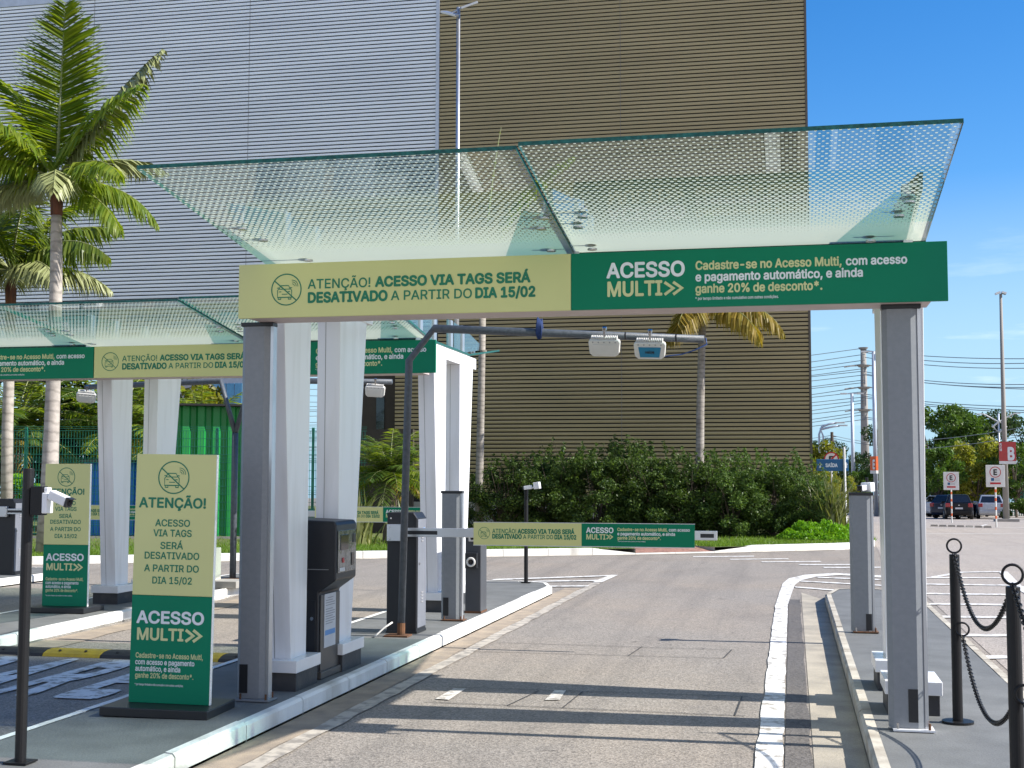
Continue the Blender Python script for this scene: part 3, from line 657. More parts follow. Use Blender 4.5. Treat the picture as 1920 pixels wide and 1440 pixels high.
tag(meshobj('grass', nparr('grass', np.array(gv), np.array(gf), m_grass)), 'short lawn grass on the verge between kerb and hedge', 'grass', kind='stuff')
# bright ground cover at the hedge's end
cv = []; cf = []
for i in range(15000):
    r = math.sqrt(rg.uniform()) ; a = rg.uniform(0, 2 * PI); x = .75 + 1.15 * r * cos(a); y = 34.9 + 1.1 * r * sin(a)
    if y < kerb_y(min(x, 2.0)) + .2 or x > 1.98: continue
    z = KZ + rg.uniform(.05, 1) * ((.30 + .16 * sin(x * 5.1) * cos(y * 6.3) + .07 * sin(x * 13 + y * 9)) * (1 - r ** 3) + .08); s = rg.uniform(.03, .055); d = Vector(rg.normal(0, 1, 3)); d.z = abs(d.z) * .6; d.normalize(); e = d.orthogonal().normalized(); e.rotate(Quaternion(d, rg.uniform(0, 6.28)))
    k = len(cv); p = Vector((x, y, z)); f_ = e.cross(d)
    cv += [p - e * s, p + f_ * s * .5, p + e * s, p - f_ * s * .5]; cf.append((k, k + 1, k + 2, k + 3))
tag(meshobj('ground_cover', nparr('ground_cover', np.array([tuple(q) for q in cv]), np.array(cf), m_cover)), 'bright yellow green ground cover at the end of the hedge', 'ground cover', kind='stuff')

# ------------------------------------------------------------------ the clad building
YB = 44.0; PITCH_S = .1385; TOPZ = 19.75; XC = -12.05; XR = .69; XL = -13.6
bld = thing('clad_building', 'huge building clad in horizontal metal slats, one half silver and one half brown', 'building', (-12, YB, 0))
def siding(xa, xb, z0, z1, mat, y=YB):
    b = MB(); n = int((z1 - z0) / PITCH_S)
    for i in range(n):
        z = z1 - (i + 1) * PITCH_S; g_ = .044; h = PITCH_S - g_; zm = z + g_ + h * .5
        b.add([(xa, y + .006, z + g_), (xb, y + .006, z + g_), (xb, y, zm), (xa, y, zm), (xb, y + .004, z + PITCH_S), (xa, y + .004, z + PITCH_S)], [(0, 1, 2, 3), (3, 2, 4, 5)], 0)
        b.add([(xa, y + .05, z + g_), (xb, y + .05, z + g_), (xb, y + .006, z + g_), (xa, y + .006, z + g_)], [(0, 1, 2, 3)], 0)
        b.add([(xa, y + .004, z + PITCH_S), (xb, y + .004, z + PITCH_S), (xb, y + .05, z + PITCH_S), (xa, y + .05, z + PITCH_S)], [(0, 1, 2, 3)], 0)
    b.add([(xa, y + .05, z0), (xb, y + .05, z0), (xb, y + .05, z1), (xa, y + .05, z1)], [(0, 1, 2, 3)], 1)
    return b
siding(-62, XC - .13, 7.0, TOPZ, m_bgrey).build('silver_wall', [m_bgrey, m_slot], bld, world=True)
siding(XC, XR - .08, .9, TOPZ, m_bbrown).build('brown_wall', [m_bbrown, m_slot], bld, world=True)
siding(XL, XC - .12, .9, 6.98, m_bbrown).build('brown_wall', [m_bbrown, m_slot], bld, world=True)
b = MB(); b.box(XC - .125, XC - .005, YB - .05, YB + .1, 6.99, TOPZ); b.build('corner_trim', m_trim, bld, world=True)
b = MB(); b.box(XR - .075, XR, YB - .02, YB + 22, -.6, TOPZ + .02); b.build('corner_trim', m_btrim, bld, world=True)
b = MB(); b.box(-62, XC - .14, YB - .04, YB + .3, TOPZ + .01, TOPZ + .50); b.build('roof_coping', m_trim, bld, world=True)
b = MB(); b.box(-62, XR - .08, YB + .06, YB + 12, 7.0, TOPZ); b.box(XL, XR - .08, YB + .06, YB + 20, -.6, 6.95)
b.build('core_wall', m_bwall, bld, world=True)
b = MB(); b.box(XL, XR - .08, YB - .01, YB + .05, -.5, .88); b.build('plinth', m_conc, bld, world=True)
b = MB(); b.box(-16.3, XL - .02, YB + .7, YB + 6, -.5, 6.96); b.build('recessed_wall', m_bwall, bld, world=True)
b = MB(); b.box(-14.5, -14.2, YB + .66, YB + .695, 3.3, 4.6); b.build('window', m_carglass, bld, world=True)
for xs_ in (-25.6, -19.3, -5.6, -31.9):
    b = MB(); b.box(xs_, xs_ + .012, YB - .006, YB + .003, 7 if xs_ < XC else .9, TOPZ); b.build('panel_joint', m_seam, bld, world=True)

# ------------------------------------------------------------------ toll canopies
def canopy(name, label, legs, Y0, xL, splits, dz=0.0):
    """legs: x centres; Y0: front of the fascia; splits: x of the glass joints from one end to the other"""
    t = thing(name, label, 'canopy', (legs[0], Y0 + 1.2, KZ))
    zb, zt = 3.07 + dz, 3.215 + dz
    for cx in legs:
        for (b0, b1, t0, t1) in ((.76, 1.07, .52, 1.09), (1.78, 2.12, 1.77, 2.46)):
            m = MB(); w = .10
            B = [(cx - w, Y0 + b0, .35), (cx + w, Y0 + b0, .35), (cx + w, Y0 + b1, .35), (cx - w, Y0 + b1, .35)]
            T = [(cx - w, Y0 + t0, zb), (cx + w, Y0 + t0, zb), (cx + w, Y0 + t1, zb), (cx - w, Y0 + t1, zb)]
            m.hexa(B, T); lg = m.build('leg', m_white, t, world=True, bevel=.004)
            m = MB()                                                       # panel joint of the cladding
            sx = cx - .03
            m.hexa([(sx, Y0 + b0 - .0015, .353), (sx + .004, Y0 + b0 - .0015, .353), (sx + .004, Y0 + b0 + .01, .353), (sx, Y0 + b0 + .01, .353)], [(sx, Y0 + t0 - .0015, zb), (sx + .004, Y0 + t0 - .0015, zb), (sx + .004, Y0 + t0 + .01, zb), (sx, Y0 + t0 + .01, zb)])
            m.build('panel_seam', m_seam, lg, world=True)
            p = MB(); w2 = .17; p.box(cx - w2, cx + w2, Y0 + b0 - .07, Y0 + b1 + .07, KZ - .01, .262); p.build('plinth', m_plinth, lg, world=True, bevel=.006)
            c = MB(); w2 = .185; c.box(cx - w2, cx + w2, Y0 + b0 - .10, Y0 + b1 + .10, .262, .352); c.build('plinth_cap', m_whited, lg, world=True, bevel=.004)
        m = MB(); m.box(cx - .105, cx + .105, Y0 + .33, Y0 + 2.62, zb, zt); m.build('beam', m_white, t, world=True, bevel=.004)
    # box beam behind the fascia sign
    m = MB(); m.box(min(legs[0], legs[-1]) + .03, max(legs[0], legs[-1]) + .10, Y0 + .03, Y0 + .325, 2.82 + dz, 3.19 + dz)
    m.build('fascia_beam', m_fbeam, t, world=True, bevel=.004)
    slope = .128; th = .024
    for k in range(len(splits) - 1):
        a, b_ = splits[k] + .006, splits[k + 1] - .006
        for sgn, yr in ((-1, Y0 + .22), (1, Y0 + 2.25)):
            m = MB(); Ls = PANEL_L if sgn < 0 else PANEL_L * .90
            xa, xb = -(b_ - a) / 2, (b_ - a) / 2; y0, y1 = (-Ls, 0) if sgn < 0 else (0, Ls)
            m.add([(xa, y0, 0), (xb, y0, 0), (xb, y1, 0), (xa, y1, 0), (xa, y0, th), (xb, y0, th), (xb, y1, th), (xa, y1, th)], [(0, 3, 2, 1)], 0)
            m.add(m.v[:8], [(4, 5, 6, 7)], 1); m.add(m.v[:8], [(0, 1, 5, 4), (1, 2, 6, 5), (2, 3, 7, 6), (3, 0, 4, 7)], 2)
            o = m.build('glass_panel', [m_frit, m_glass, m_teal], t)
            o.rotation_euler = (sgn * math.atan(slope), 0, 0)
            o.location = Vector(((a + b_) / 2, yr, 3.225 + dz + (.02 if k % 2 and sgn < 0 else 0))) - t.location
    for k in range(len(splits) - 1):                                       # flat middle sheets between the two rising wings
        a, b_ = splits[k] + .006, splits[k + 1] - .006; m = MB(); xa, xb = -(b_ - a) / 2, (b_ - a) / 2; hy = 1.01
        m.add([(xa, -hy, 0), (xb, -hy, 0), (xb, hy, 0), (xa, hy, 0), (xa, -hy, th), (xb, -hy, th), (xb, hy, th), (xa, hy, th)], [(0, 3, 2, 1)], 0)
        m.add(m.v[:8], [(4, 5, 6, 7)], 1); m.add(m.v[:8], [(0, 1, 5, 4), (1, 2, 6, 5), (2, 3, 7, 6), (3, 0, 4, 7)], 2)
        o = m.build('glass_panel', [m_fritfull, m_glass, m_teal], t); o.location = Vector(((a + b_) / 2, Y0 + 1.235, 3.222 + dz)) - t.location
    # vertical glass fins above the glass that carry it, with bolted steel straps
    for k, x in enumerate(splits):
        x = min(max(x, splits[0] + .12), splits[-1] - .12) if k in (0, len(splits) - 1) else x
        zf = lambda y: 3.225 + dz + (.30 + .128 * (Y0 + .22 - y) if y < Y0 + .22 else 0)
        for sgn, yr in ((-1, Y0 + .22), (1, Y0 + 2.25)):
            m = MB()
            P = [(yr + sgn * .9, 3.27 + dz + .115), (yr + sgn * .05, 3.27 + dz), (yr - sgn * .75, 3.27 + dz), (yr - sgn * .75, 3.62 + dz), (yr + sgn * .05, 3.60 + dz), (yr + sgn * .95, 3.48 + dz)]
            if sgn > 0: P = P[::-1]
            m.yz(P[::-1] if sgn < 0 else P[::-1], x - .012, x + .012); fn = m.build('glass_fin', m_glassfin, t, world=True)
            for yy in (yr - sgn * .62, yr - sgn * .02):
                m = MB(); m.box(x - .03, x + .03, yy - .05, yy + .05, 3.205 + dz, 3.62 + dz); m.build('steel_strap', m_alu, fn, world=True, bevel=.003)
            for j, (dx, d) in enumerate(((-.14, .15), (.14, .15), (-.12, .62), (.12, .62), (-.06, .82), (.18, .82)) if 0 < k < len(splits) - 1 else (((.24, .12), (.10, .60), (.06, .85)) if k == 0 else ((-.24, .12), (-.10, .60), (-.06, .85)))):
                y = yr + sgn * d; z = 3.225 + dz + d * slope
                q = MB(); q.cyl((x + dx, y, z - .012), (x + dx, y, z - .001), .033, n=16); q.cyl((x + dx, y, z + .026), (x + dx, y, z + .038), .033, n=16); q.cyl((x + dx, y, z + .03), (x + dx, y, z + .10), .009, n=8)
                q.cyl((x + dx, y, z + .09), (x, y, z + .10), .008, n=6)
                q.build('glass_bolt', m_steel, t, world=True, smooth=False)
    return t
canopy('toll_canopy', 'white toll canopy with tapered legs and dotted glass roof over the near lane', [-3.77, .78], 8.55, 0, [-3.68, -1.43, .88])
canopy('toll_canopy', 'white toll canopy with dotted glass roof over the two lanes farther back', [-4.22, -8.40, -12.6], 14.35, 0, [-12.72, -10.58, -8.43, -6.29, -4.10], .08)

def sign_text(items, gd, rd):
    """gd: shift of the beige half's text; rd: shift of the green half's"""
    m = MB()
    for i, it in enumerate(items): put_text(m, *it, dx=gd if it[6] == 'g' else rd)
    return m
def fascia(label, x0, w, split, Y, z0, gd, rd, group):
    t = thing('fascia_sign', label, 'sign', (x0, Y, z0), group=group)
    h = .38
    m = MB(); m.box(0, split - .001, 0, .028, 0, h); m.build('beige_board', m_beige, t, bevel=.002)
    m = MB(); m.box(split + .001, w, 0, .028, 0, h); m.build('green_board', m_green, t, bevel=.002)
    m = sign_text(SIGN_T, gd, rd)
    icon(m, .358 + gd, .1953, .109, 0.0); chevrons(m, 3.000 + rd, 3.113 + rd, .128, .041, .0095)
    m.build('lettering', LMATS, t, loc=(0, -.0015, 0))
    return t
fascia('long beige and green fascia sign on the near canopy', -3.80, 4.78, 2.376, 8.55, 2.82, 0, 0, 'fascia signs on the canopies')
fascia('farther fascia sign whose green half ends at the slim palm trunk', -8.235, 4.28, 2.05, 14.35, 2.90, -.145, -.368, 'fascia signs on the canopies')
fascia('farther fascia sign with only its green half inside the picture', -12.53, 4.285, 2.05, 14.35, 2.90, -.145, -.368, 'fascia signs on the canopies')

# ------------------------------------------------------------------ grey sensor posts
def grey_post(label, x, y, h, group):
    t = thing('grey_post', label, 'post', (x, y, KZ), group=group)
    m = MB(); w, d = .118, .042
    m.prism([(-w, -d + .03), (-w + .03, -d), (w - .06, -d), (w - .018, -d + .02), (w - .018, d), (-w, d)], .012, h - .03); m.build('column', m_grey, t, bevel=.002)
    m = MB(); m.box(w - .0175, w + .004, -d + .016, d, .012, h - .03); m.build('edge_profile', m_alu, t)
    m = MB(); m.box(-w - .004, w + .006, -d - .006, d + .004, h - .029, h); m.build('cap', m_blackp, t, bevel=.004)
    m = MB(); m.box(.0, w - .06, -d - .004, -d - .0005, .05, .255) if h > 2 and x > 0 else m.box(-w + .028, -w + .09, -d - .004, -d - .0005, .05, .25) if h > 2 or x < 0 else m.box(.03, w - .03, -d - .004, -d - .0005, .02, .19)
    m.build('cover_plate', m_blackp, t)
    m = MB(); m.box(-w + .02, w + .035, -d - .05, d + .03, 0, .011); m.build('base_plate', m_whited if x > 0 and h > 2 else m_grey if h > 2 else m_rust, t)
    for bx, by in ((-w + .05, -d - .03), (w + .005, -d - .03), (w + .005, d + .01)):
        m = MB(); m.cyl((bx, by, .011), (bx, by, .05), .008, n=8); m.build('anchor_bolt', m_rust if (bx > 0 or x < 0) else m_steel, t)
    return t
G_ = 'grey sensor posts'
grey_post('tall grey post under the beige end of the near fascia sign', -3.76, 8.83, 2.69, G_)
grey_post('tall grey post under the green end of the near fascia sign, beside the chain bollards', .70, 8.70, 2.69, G_)
grey_post('short grey post between the barrier cabinet and the card reader', -3.71, 14.2, 1.43, G_)
grey_post('short grey post with a white camera sitting on top', .70, 14.05, 1.43, G_)

# ------------------------------------------------------------------ totem signs
def totem(label, x, y, rot, tilt):
    t = thing('totem_sign', label, 'sign', (x, y, KZ), (0, tilt, rot), 'totem signs on the islands')
    W_, H_ = .57, 1.67; zb = .062
    m = MB(); m.box(0, W_, 0, .035, zb, zb + .716); m.build('green_board', m_green, t, bevel=.002)
    m = MB(); m.box(0, W_, 0, .035, zb + .718, zb + H_); m.build('beige_board', m_beige, t, bevel=.002)
    m = MB(); m.box(W_ + .0005, W_ + .004, .001, .034, zb, zb + H_); m.build('edge_strip', m_whited, t)
    m = MB(); m.box(.004, W_ - .004, .036, .044, zb, zb + H_ - .01); m.build('back_board', m_blackp, t)
    m = MB()
    for it in TOTEM_T: put_text(m, *it)
    icon(m, .270, 1.513, .108); chevrons(m, .392, .498, .455, .038, .010)
    m.build('lettering', LMATS, t, loc=(0, -.0015, zb))
    m = MB(); m.box(-.11, .64, -.20, .30, 0, .06); m.build('base', m_blackp, t, bevel=.006)
    return t
totem('near totem sign standing in front of the grey post, beige above and green below', -4.39, 8.20, RAD(3), RAD(.8))
totem('farther totem sign half covered by the white bullet camera on a pole', -8.66, 14.05, RAD(2), RAD(0))

# ------------------------------------------------------------------ ticket kiosk
t = thing('ticket_kiosk', 'dark ticket kiosk with a protruding head and a paper notice, between the white legs', 'kiosk', (-3.78, 10.05, KZ))
m = MB(); m.xz([(-3.95, .16), (-3.64, .16), (-3.64, .80), (-3.50, .90), (-3.50, 1.33), (-3.52, 1.36), (-3.93, 1.375), (-3.95, 1.36)], 9.80, 10.29); m.build('housing', m_dark, t, world=True, bevel=.012)
m = MB(); m.box(-3.4985, -3.492, 9.83, 10.26, .955, 1.285); m.build('front_panel', m_poster, t, world=True, bevel=.002)
m = MB(); m.box(-3.4915, -3.486, 10.14, 10.20, 1.00, 1.10); m.build('ticket_slot', m_lens, t, world=True)
m = MB(); m.box(-3.4915, -3.485, 9.92, 9.96, 1.03, 1.07); m.build('button', m_red, t, world=True, bevel=.004)
m = MB(); m.box(-3.4915, -3.485, 10.17, 10.23, 1.18, 1.25); m.build('card_reader', m_blackp, t, world=True, bevel=.004)
m = MB(); m.box(-3.90, -3.66, 9.7935, 9.7995, .24, .74); kd = m.build('side_panel', m_dark, t, world=True, bevel=.003)
m = MB(); m.cyl((-3.69, 9.785, .60), (-3.69, 9.7932, .60), .014, n=12); m.build('lock', m_steel, kd, world=True)
for zz_ in (.30, .68):
    m = MB(); m.cyl((-3.888, 9.788, zz_ - .03), (-3.888, 9.788, zz_ + .03), .006, n=8); m.build('hinge', m_greyp, kd, world=True)
m = MB(); m.box(-3.90, -3.56, 9.7935, 9.7995, .98, .985); m.build('seam', m_greyp, t, world=True)
m = MB(); m.box(-3.4915, -3.487, 9.88, 10.06, 1.13, 1.25); m.build('screen', m_lens, t, world=True, bevel=.003)
m = MB(); m.box(-3.4915, -3.488, 9.86, 9.98, .965, .992); m.build('sticker', m_paper, t, world=True)
m = MB(); m.box(-3.6385, -3.630, 9.83, 10.27, .17, .78); m.build('service_door', M('kiosk_door', (.065, .062, .06), .4), t, world=True, bevel=.003)
pt = MB(); pt.box(-3.6295, -3.625, 9.90, 10.16, .36, .78); pn = pt.build('paper_notice', m_paper, t, world=True)
pl = MB()
for i in range(11):
    z = .745 - i * .019 - (.012 if i > 3 else 0); pl.box(-3.6249, -3.6238, 9.925 + (.04 if i == 0 else 0), 10.135 - (.05 * (i % 3 == 1)) - (.04 if i == 0 else 0), z, z + .0055, 0)
pl.box(-3.6249, -3.6236, 9.915, 10.145, .455, .495, 1)
pl.build('printing', [m_greyp, m_bluep], pn, world=True)
m = MB(); m.box(-3.66, -3.612, 9.80, 10.30, KZ, .185); m.build('base_plate', M('kiosk_base', (.09, .08, .07), .5), t, world=True, bevel=.004)

# ------------------------------------------------------------------ barrier gates
def barrier(label, x, y, arm=True):
    t = thing('barrier_gate', label, 'barrier', (x, y, KZ), group='lane barriers')
    m = MB(); m.xz([(-.19, 0), (.13, 0), (.13, 1.16), (.09, 1.22), (-.19, 1.22)], 0, .34); cb = m.build('cabinet', m_dark, t, bevel=.01)
    m = MB(); m.box(.131, .137, .02, .32, .05, 1.15); sd = m.build('side_door', m_cabgrey, cb, bevel=.003)
    for z0 in (.30, .92):
        for k in range(4):
            m = MB(); m.box(.1375, .143, .13, .20, z0 + k * .032, z0 + k * .032 + .012); m.build('louvre', m_blackp if 0 else m_greyp, cb)
    m = MB(); m.cyl((.138, .06, .70), (.146, .06, .70), .013, n=12); m.build('lock', m_steel, cb)
    m = MB(); m.box(.1375, .139, .20, .26, 1.03, 1.06); m.build('sticker', m_bluep, cb)
    m = MB(); m.cyl((-.15, -.006, 1.16), (-.15, .0, 1.16), .008, n=10); m.build('indicator', m_antw, cb)
    m = MB(); m.box(-.19, .135, -.005, .345, -.004, .022); m.build('base_frame', m_blackp, t)
    hb = MB(); hb.box(-.17, .035, -.075, -.012, .93, 1.10); h = hb.build('arm_clamp', m_alu, t, bevel=.006)
    for bx in (-.145, .015):
        for bz in (.955, 1.075):
            m = MB(); m.cyl((bx, -.085, bz), (bx, -.0755, bz), .012, n=8); m.build('clamp_bolt', m_steel, h)
    m = MB(); m.box(.036, 3.16, -.062, -.02, .975, 1.065); a = m.build('arm', m_alu, t, bevel=.005)
    for (a0, a1) in ((.045, .36), (3.0, 3.13)):
        m = MB(); m.box(a0, a1, -.0645, -.0625, 1.0, 1.038); m.build('slot', m_blackp, a)
    b = thing('arm_banner', '', 'banner', (x + .74, y - .0665, KZ + 1.025 - .12), group='banners on the barrier arms')
    m = MB(); m.box(0, 1.096, -.006, 0, 0, .222); m.build('beige_board', m_beige, b)
    m = MB(); m.box(1.0965, 2.205, -.006, 0, 0, .222); m.build('green_board', m_green, b)
    m = MB(); m.box(-.004, 2.209, -.0055, .006, -.008, -.0005); m.box(-.004, 2.209, -.0055, .006, .2225, .228); m.build('edge_rail', m_alu, b)
    m = MB()
    for it in BANNER_T: put_text(m, *it)
    icon(m, .110, .1176, .058); chevrons(m, 1.345, 1.404, .093, .021, .0055); m.build('lettering', LMATS, b, loc=(0, -.0075, 0))
    return t, b
gate, ban = barrier('dark barrier cabinet with its arm lowered across the near lane', -3.87, 12.90)
ban['label'] = 'beige and green banner on the barrier arm across the near lane'
def copy_gate(x, y, lab, blab):
    dup(gate, (x, y, KZ), label=lab); dup(ban, (x + .74, y - .0665, KZ + .905), label=blab)
copy_gate(-7.93, 19.22, 'barrier of the second lane, only its arm showing behind the white legs', 'far banner whose green end shows behind the gantry pole')
copy_gate(-12.47, 19.15, 'farthest barrier cabinet at the picture edge behind the black camera pole', 'far banner mostly covered by the farther totem sign')

# ------------------------------------------------------------------ card reader pedestal
t = thing('card_reader', 'slim dark card reader pedestal with a round speaker beside the short grey post', 'card reader', (-3.66, 15.0, KZ))
m = MB(); m.box(-.10, .09, 0, .30, 0, .98); m.build('housing', M('reader_grey', (.055, .058, .066), .45), t, bevel=.01)
m = MB(); m.box(-.085, .06, -.08, -.001, .52, .70); m.build('hood', m_blackp, t, bevel=.008)
m = MB(); m.torus((-.01, -.09, .595), .045, .012, 'y', 20, 8); m.cyl((-.01, -.088, .595), (-.01, -.081, .595), .036, n=18, m=1); m.build('speaker_ring', [m_antw, m_lens], t)
m = MB(); m.box(-.055, .035, -.030, -.001, .83, .905); dm = m.build('camera_housing', m_antw, t, bevel=.008)
m = MB(); m.cyl((-.01, -.036, .868), (-.01, -.0305, .868), .020, n=14); m.build('lens', m_lens, dm)
m = MB(); m.box(-.105, .095, -.006, .305, -.004, .02); m.build('base_plate', m_rust, t)

# ------------------------------------------------------------------ antenna gantries
t = thing('antenna_gantry', 'bent grey pipe gantry reaching over the near lane from beside the barrier cabinet', 'gantry', (-3.87, 12.66, KZ))
Yg = 12.66
m = MB(); pts = [at(752, 1183, Yg), at(767, 676, Yg), at(814, 616, Yg), at(1320, 636, Yg)]; pts[0].z = KZ
m.tube([tuple(p) for p in pts], .037, 12); pipe = m.build('pipe', m_gal, t, world=True, smooth=True)
m = MB(); m.box(-3.98, -3.74, Yg - .09, Yg + .09, KZ - .004, KZ + .012); m.build('base_plate', m_rust, t, world=True)
m = MB(); m.cyl((pts[0].x, Yg, KZ + .012), (pts[0].x + .001, Yg, KZ + .13), .041, n=12); m.build('rusted_foot', m_rust, t, world=True)
for px in (1173, 1268, 903):
    p = at(px, 616 + (px - 814) * .0395, Yg); m = MB(); m.cyl((p.x - .007, Yg, p.z), (p.x + .007, Yg, p.z), .039, n=12); m.build('cable_tie', m_blackp, t, world=True)
def antenna(label, x, y, z, blue=False, rz=0.0, first=True):
    a = thing('lane_antenna', label, 'antenna', (x, y, z), (RAD(24), RAD(2), rz), 'antennas hung on the gantry pipes')
    m = MB(); w, h = .155, .085
    m.xz([(-w, h), (-w, -.01), (-w + .035, -h + .01), (-w + .06, -h), (w - .06, -h), (w - .035, -h + .01), (w, -.01), (w, h)][::1], -.035, .035) if 0 else m.xz([(-w + .045, -h), (w - .045, -h), (w - .01, -h + .03), (w, h - .02), (w - .015, h), (-w + .015, h), (-w, h - .02), (-w + .01, -h + .03)], -.03, .03)
    hs_ = m.build('housing', m_antw, a, bevel=.012, seg=3)
    f = MB(); f.xz([(-w + .062, -h + .022), (w - .062, -h + .022), (w - .045, h - .045), (-w + .045, h - .045)], -.036, -.0305, 0); f.build('cover', m_antb if blue else m_antw, a, bevel=.004)
    m = MB()
    for i in range(15): m.box(-.13 + i * .0175, -.122 + i * .0175, -.02, .06, h - .004, h + .022)
    m.build('cooling_fins', m_antw, a)
    for i in range(-2, 3):
        q = MB(); q.cyl((i * .055, -.037, h - .022), (i * .055, -.0305, h - .022), .006, n=8); q.build('screw', m_greyp, a)
    m = MB(); m.box(-.012, .012, .0, .014, h + .02, h + .115); m.box(-.02, .02, .0, .045, h + .085, h + .115); m.build('bracket', m_steel, a, bevel=.003)
    if blue:
        m = MB(); put_text(m, 'veloe', -.045, .045, -.022, .030, 2, 'k'); m.build('lettering', LMATS, a, loc=(0, -.038, 0))
    return a
p = at(1134, 650, Yg - .06); an = antenna('white finned antenna box on the near gantry, without a coloured cover', p.x, Yg - .075, p.z - .01)
p = at(1219, 655, Yg - .06); antenna('white finned antenna box with a blue cover near the gantry tip', p.x, Yg - .075, p.z - .01, True)
# blue cable from the pipe's end back to the box, blue strap round the pipe
e = pts[3]; m = MB(); q0 = Vector((e.x + .012, Yg, e.z)); q1 = at(1247, 668, Yg - .06)
m.tube([tuple(q0 + Vector((.004, 0, .01))), tuple(q0 + Vector((.015, -.01, -.05))), tuple(q0.lerp(q1, .3) + Vector((.02, 0, -.055))), tuple(q0.lerp(q1, .6) + Vector((0, 0, -.05))), tuple(q0.lerp(q1, .85) + Vector((0, 0, -.018))), tuple(q1)], .0065, 8)
tag(m.build('cable', m_cable, smooth=True), 'thin blue cable looping from the gantry tip to the antenna box', 'cable')
p = at(1012, 624, Yg); m = MB()
for k in range(5):
    dx = (k - 2) * .011; zl = -.048 - .012 * (k % 2)
    m.tube([(p.x + dx * .8, Yg - .01, p.z + .15 - .01 * k), (p.x + dx, Yg - .042, p.z + .06), (p.x + dx * 1.1, Yg - .047, p.z), (p.x + dx * .6, Yg - .03, p.z + zl), (p.x + dx * .5, Yg + .02, p.z + zl * .8), (p.x + dx, Yg + .045, p.z), (p.x + dx * .8, Yg + .01, p.z + .14)], .0095, 6)
tag(m.build('strap', m_strap, smooth=True), 'dark blue strap tied round the gantry pipe under the fascia sign', 'strap')
m = MB(); m.tube([(-3.90, 12.60, KZ + .14), (-3.97, 12.56, KZ + .09), (-4.03, 12.52, KZ + .03), (-4.05, 12.50, KZ + .006)], .009, 6)
tag(m.build('cable', m_antw, smooth=True), 'pale cable coming out at the foot of the gantry pole', 'cable')
Y2 = 19.16
t = thing('antenna_gantry', 'dark forked pipe gantry with two arms in the second lane', 'gantry', (-8.47, Y2, KZ))
j = at(441, 812, Y2); e1 = at(414, 714, Y2); e2 = at(160, 726, Y2); f1 = Vector((2 * j.x - e1.x, Y2, e1.z)); f2 = at(735, 716, Y2)
m = MB(); m.tube([(j.x, Y2, KZ), tuple(j)], .05, 12); m.build('pole', m_gal, t, world=True, smooth=True)
m = MB(); m.tube([tuple(j), tuple(e1), tuple(e2)], .042, 10); m.build('arm', m_gal, t, world=True, smooth=True)
m = MB(); m.tube([tuple(j), tuple(f1), tuple(f2)], .042, 10); m.build('arm', m_gal, t, world=True, smooth=True)
m = MB(); m.box(j.x - .12, j.x + .12, Y2 - .1, Y2 + .1, KZ - .004, KZ + .012); m.build('base_plate', m_rust, t, world=True)
p = at(163, 740, Y2); dup(an, (p.x + .03, Y2 - .07, p.z - .05), (RAD(30), RAD(4), RAD(28)), 'white antenna box on the far gantry arm, half behind a white leg')
p = at(706, 729, Y2); dup(an, (p.x, Y2 - .07, p.z - .045), (RAD(20), RAD(3), RAD(12)), 'white antenna box on the far gantry arm above the bushy date palm')

# ------------------------------------------------------------------ cameras on poles
def bullet(a, s=1.0):
    """bullet camera with its lens towards +x, turned by its parent"""
    m = MB(); m.box(-.10 * s, .10 * s, -.042 * s, .042 * s, -.045 * s, .045 * s); bd = m.build('camera_body', m_camw, a, bevel=.012 * s, seg=3)
    m = MB(); m.box(.101 * s, .128 * s, -.043 * s, .043 * s, -.046 * s, .046 * s); m.box(.10 * s, .155 * s, -.043 * s, .043 * s, .040 * s, .047 * s); m.build('camera_front', m_blackp, a, bevel=.004 * s)
    m = MB(); m.cyl((.1285 * s, 0, 0), (.133 * s, 0, 0), .028 * s, n=16); m.build('lens', m_lens, a)
    m = MB(); m.tube([(-.05 * s, 0, -.03 * s), (-.13 * s, 0, -.02 * s), (-.16 * s, 0, .02 * s)], .014 * s, 8); m.build('camera_arm', m_camw, a, smooth=True)
def camera_pole(label, x, y, h):
    t = thing('camera_pole', label, 'pole', (x, y, KZ), group='black camera poles')
    m = MB(); m.cyl((0, 0, .008), (0, 0, h), .031, n=16); m.build('pole', m_black, t, smooth=False, bevel=.002)
    m = MB(); m.box(-.07, .07, -.06, .06, 0, .009); m.build('base_plate', m_black, t)
    return t
cp = camera_pole('black camera pole at the near end of the island', -4.185, 6.62, 1.62)
m = MB(); m.box(.033, .105, -.03, .03, 1.36, 1.52); m.build('bracket', m_black, cp, bevel=.003)
m = MB(); m.box(.106, .138, -.035, .035, 1.37, 1.485); m.box(.108, .136, -.02, .02, 1.4855, 1.515); m.build('junction_box', m_camw, cp, bevel=.006)
p = at(111, 934, 6.60); a = thing('security_camera', 'white bullet security camera on the near black pole', 'camera', p, (0, RAD(20), RAD(-8))); bullet(a, .60)
camera_pole('thin black camera pole behind the barrier banner', -3.94, 19.5, 1.42)
p = at(990, 914, 19.45); a = thing('security_camera', 'small white camera on the far thin pole, seen against the hedge', 'camera', p, (0, RAD(8), RAD(175))); bullet(a, .62)
m = MB(); m.box(-.19, -.10, -.05, .05, -.04, .06); m.build('junction_box', m_camw, a, bevel=.005)
m = MB(); m.cyl((-3.94, 19.5, 0), (-3.94, 19.5, .01), .01)
p = at(1620, 922, 14.0); a = thing('security_camera', 'white security camera sitting on the short grey post', 'camera', (p.x, 14.03, KZ + 1.43 + .05), (0, RAD(4), RAD(-128))); bullet(a, .62)
m = MB(); m.box(-.11, -.035, -.06, .06, -.045, .05); m.build('junction_box', m_camw, a, bevel=.006)
m = MB(); m.cyl((-.09, -.02, .05), (-.09, -.02, .10), .016, n=10); m.build('antenna_stub', m_black, a)
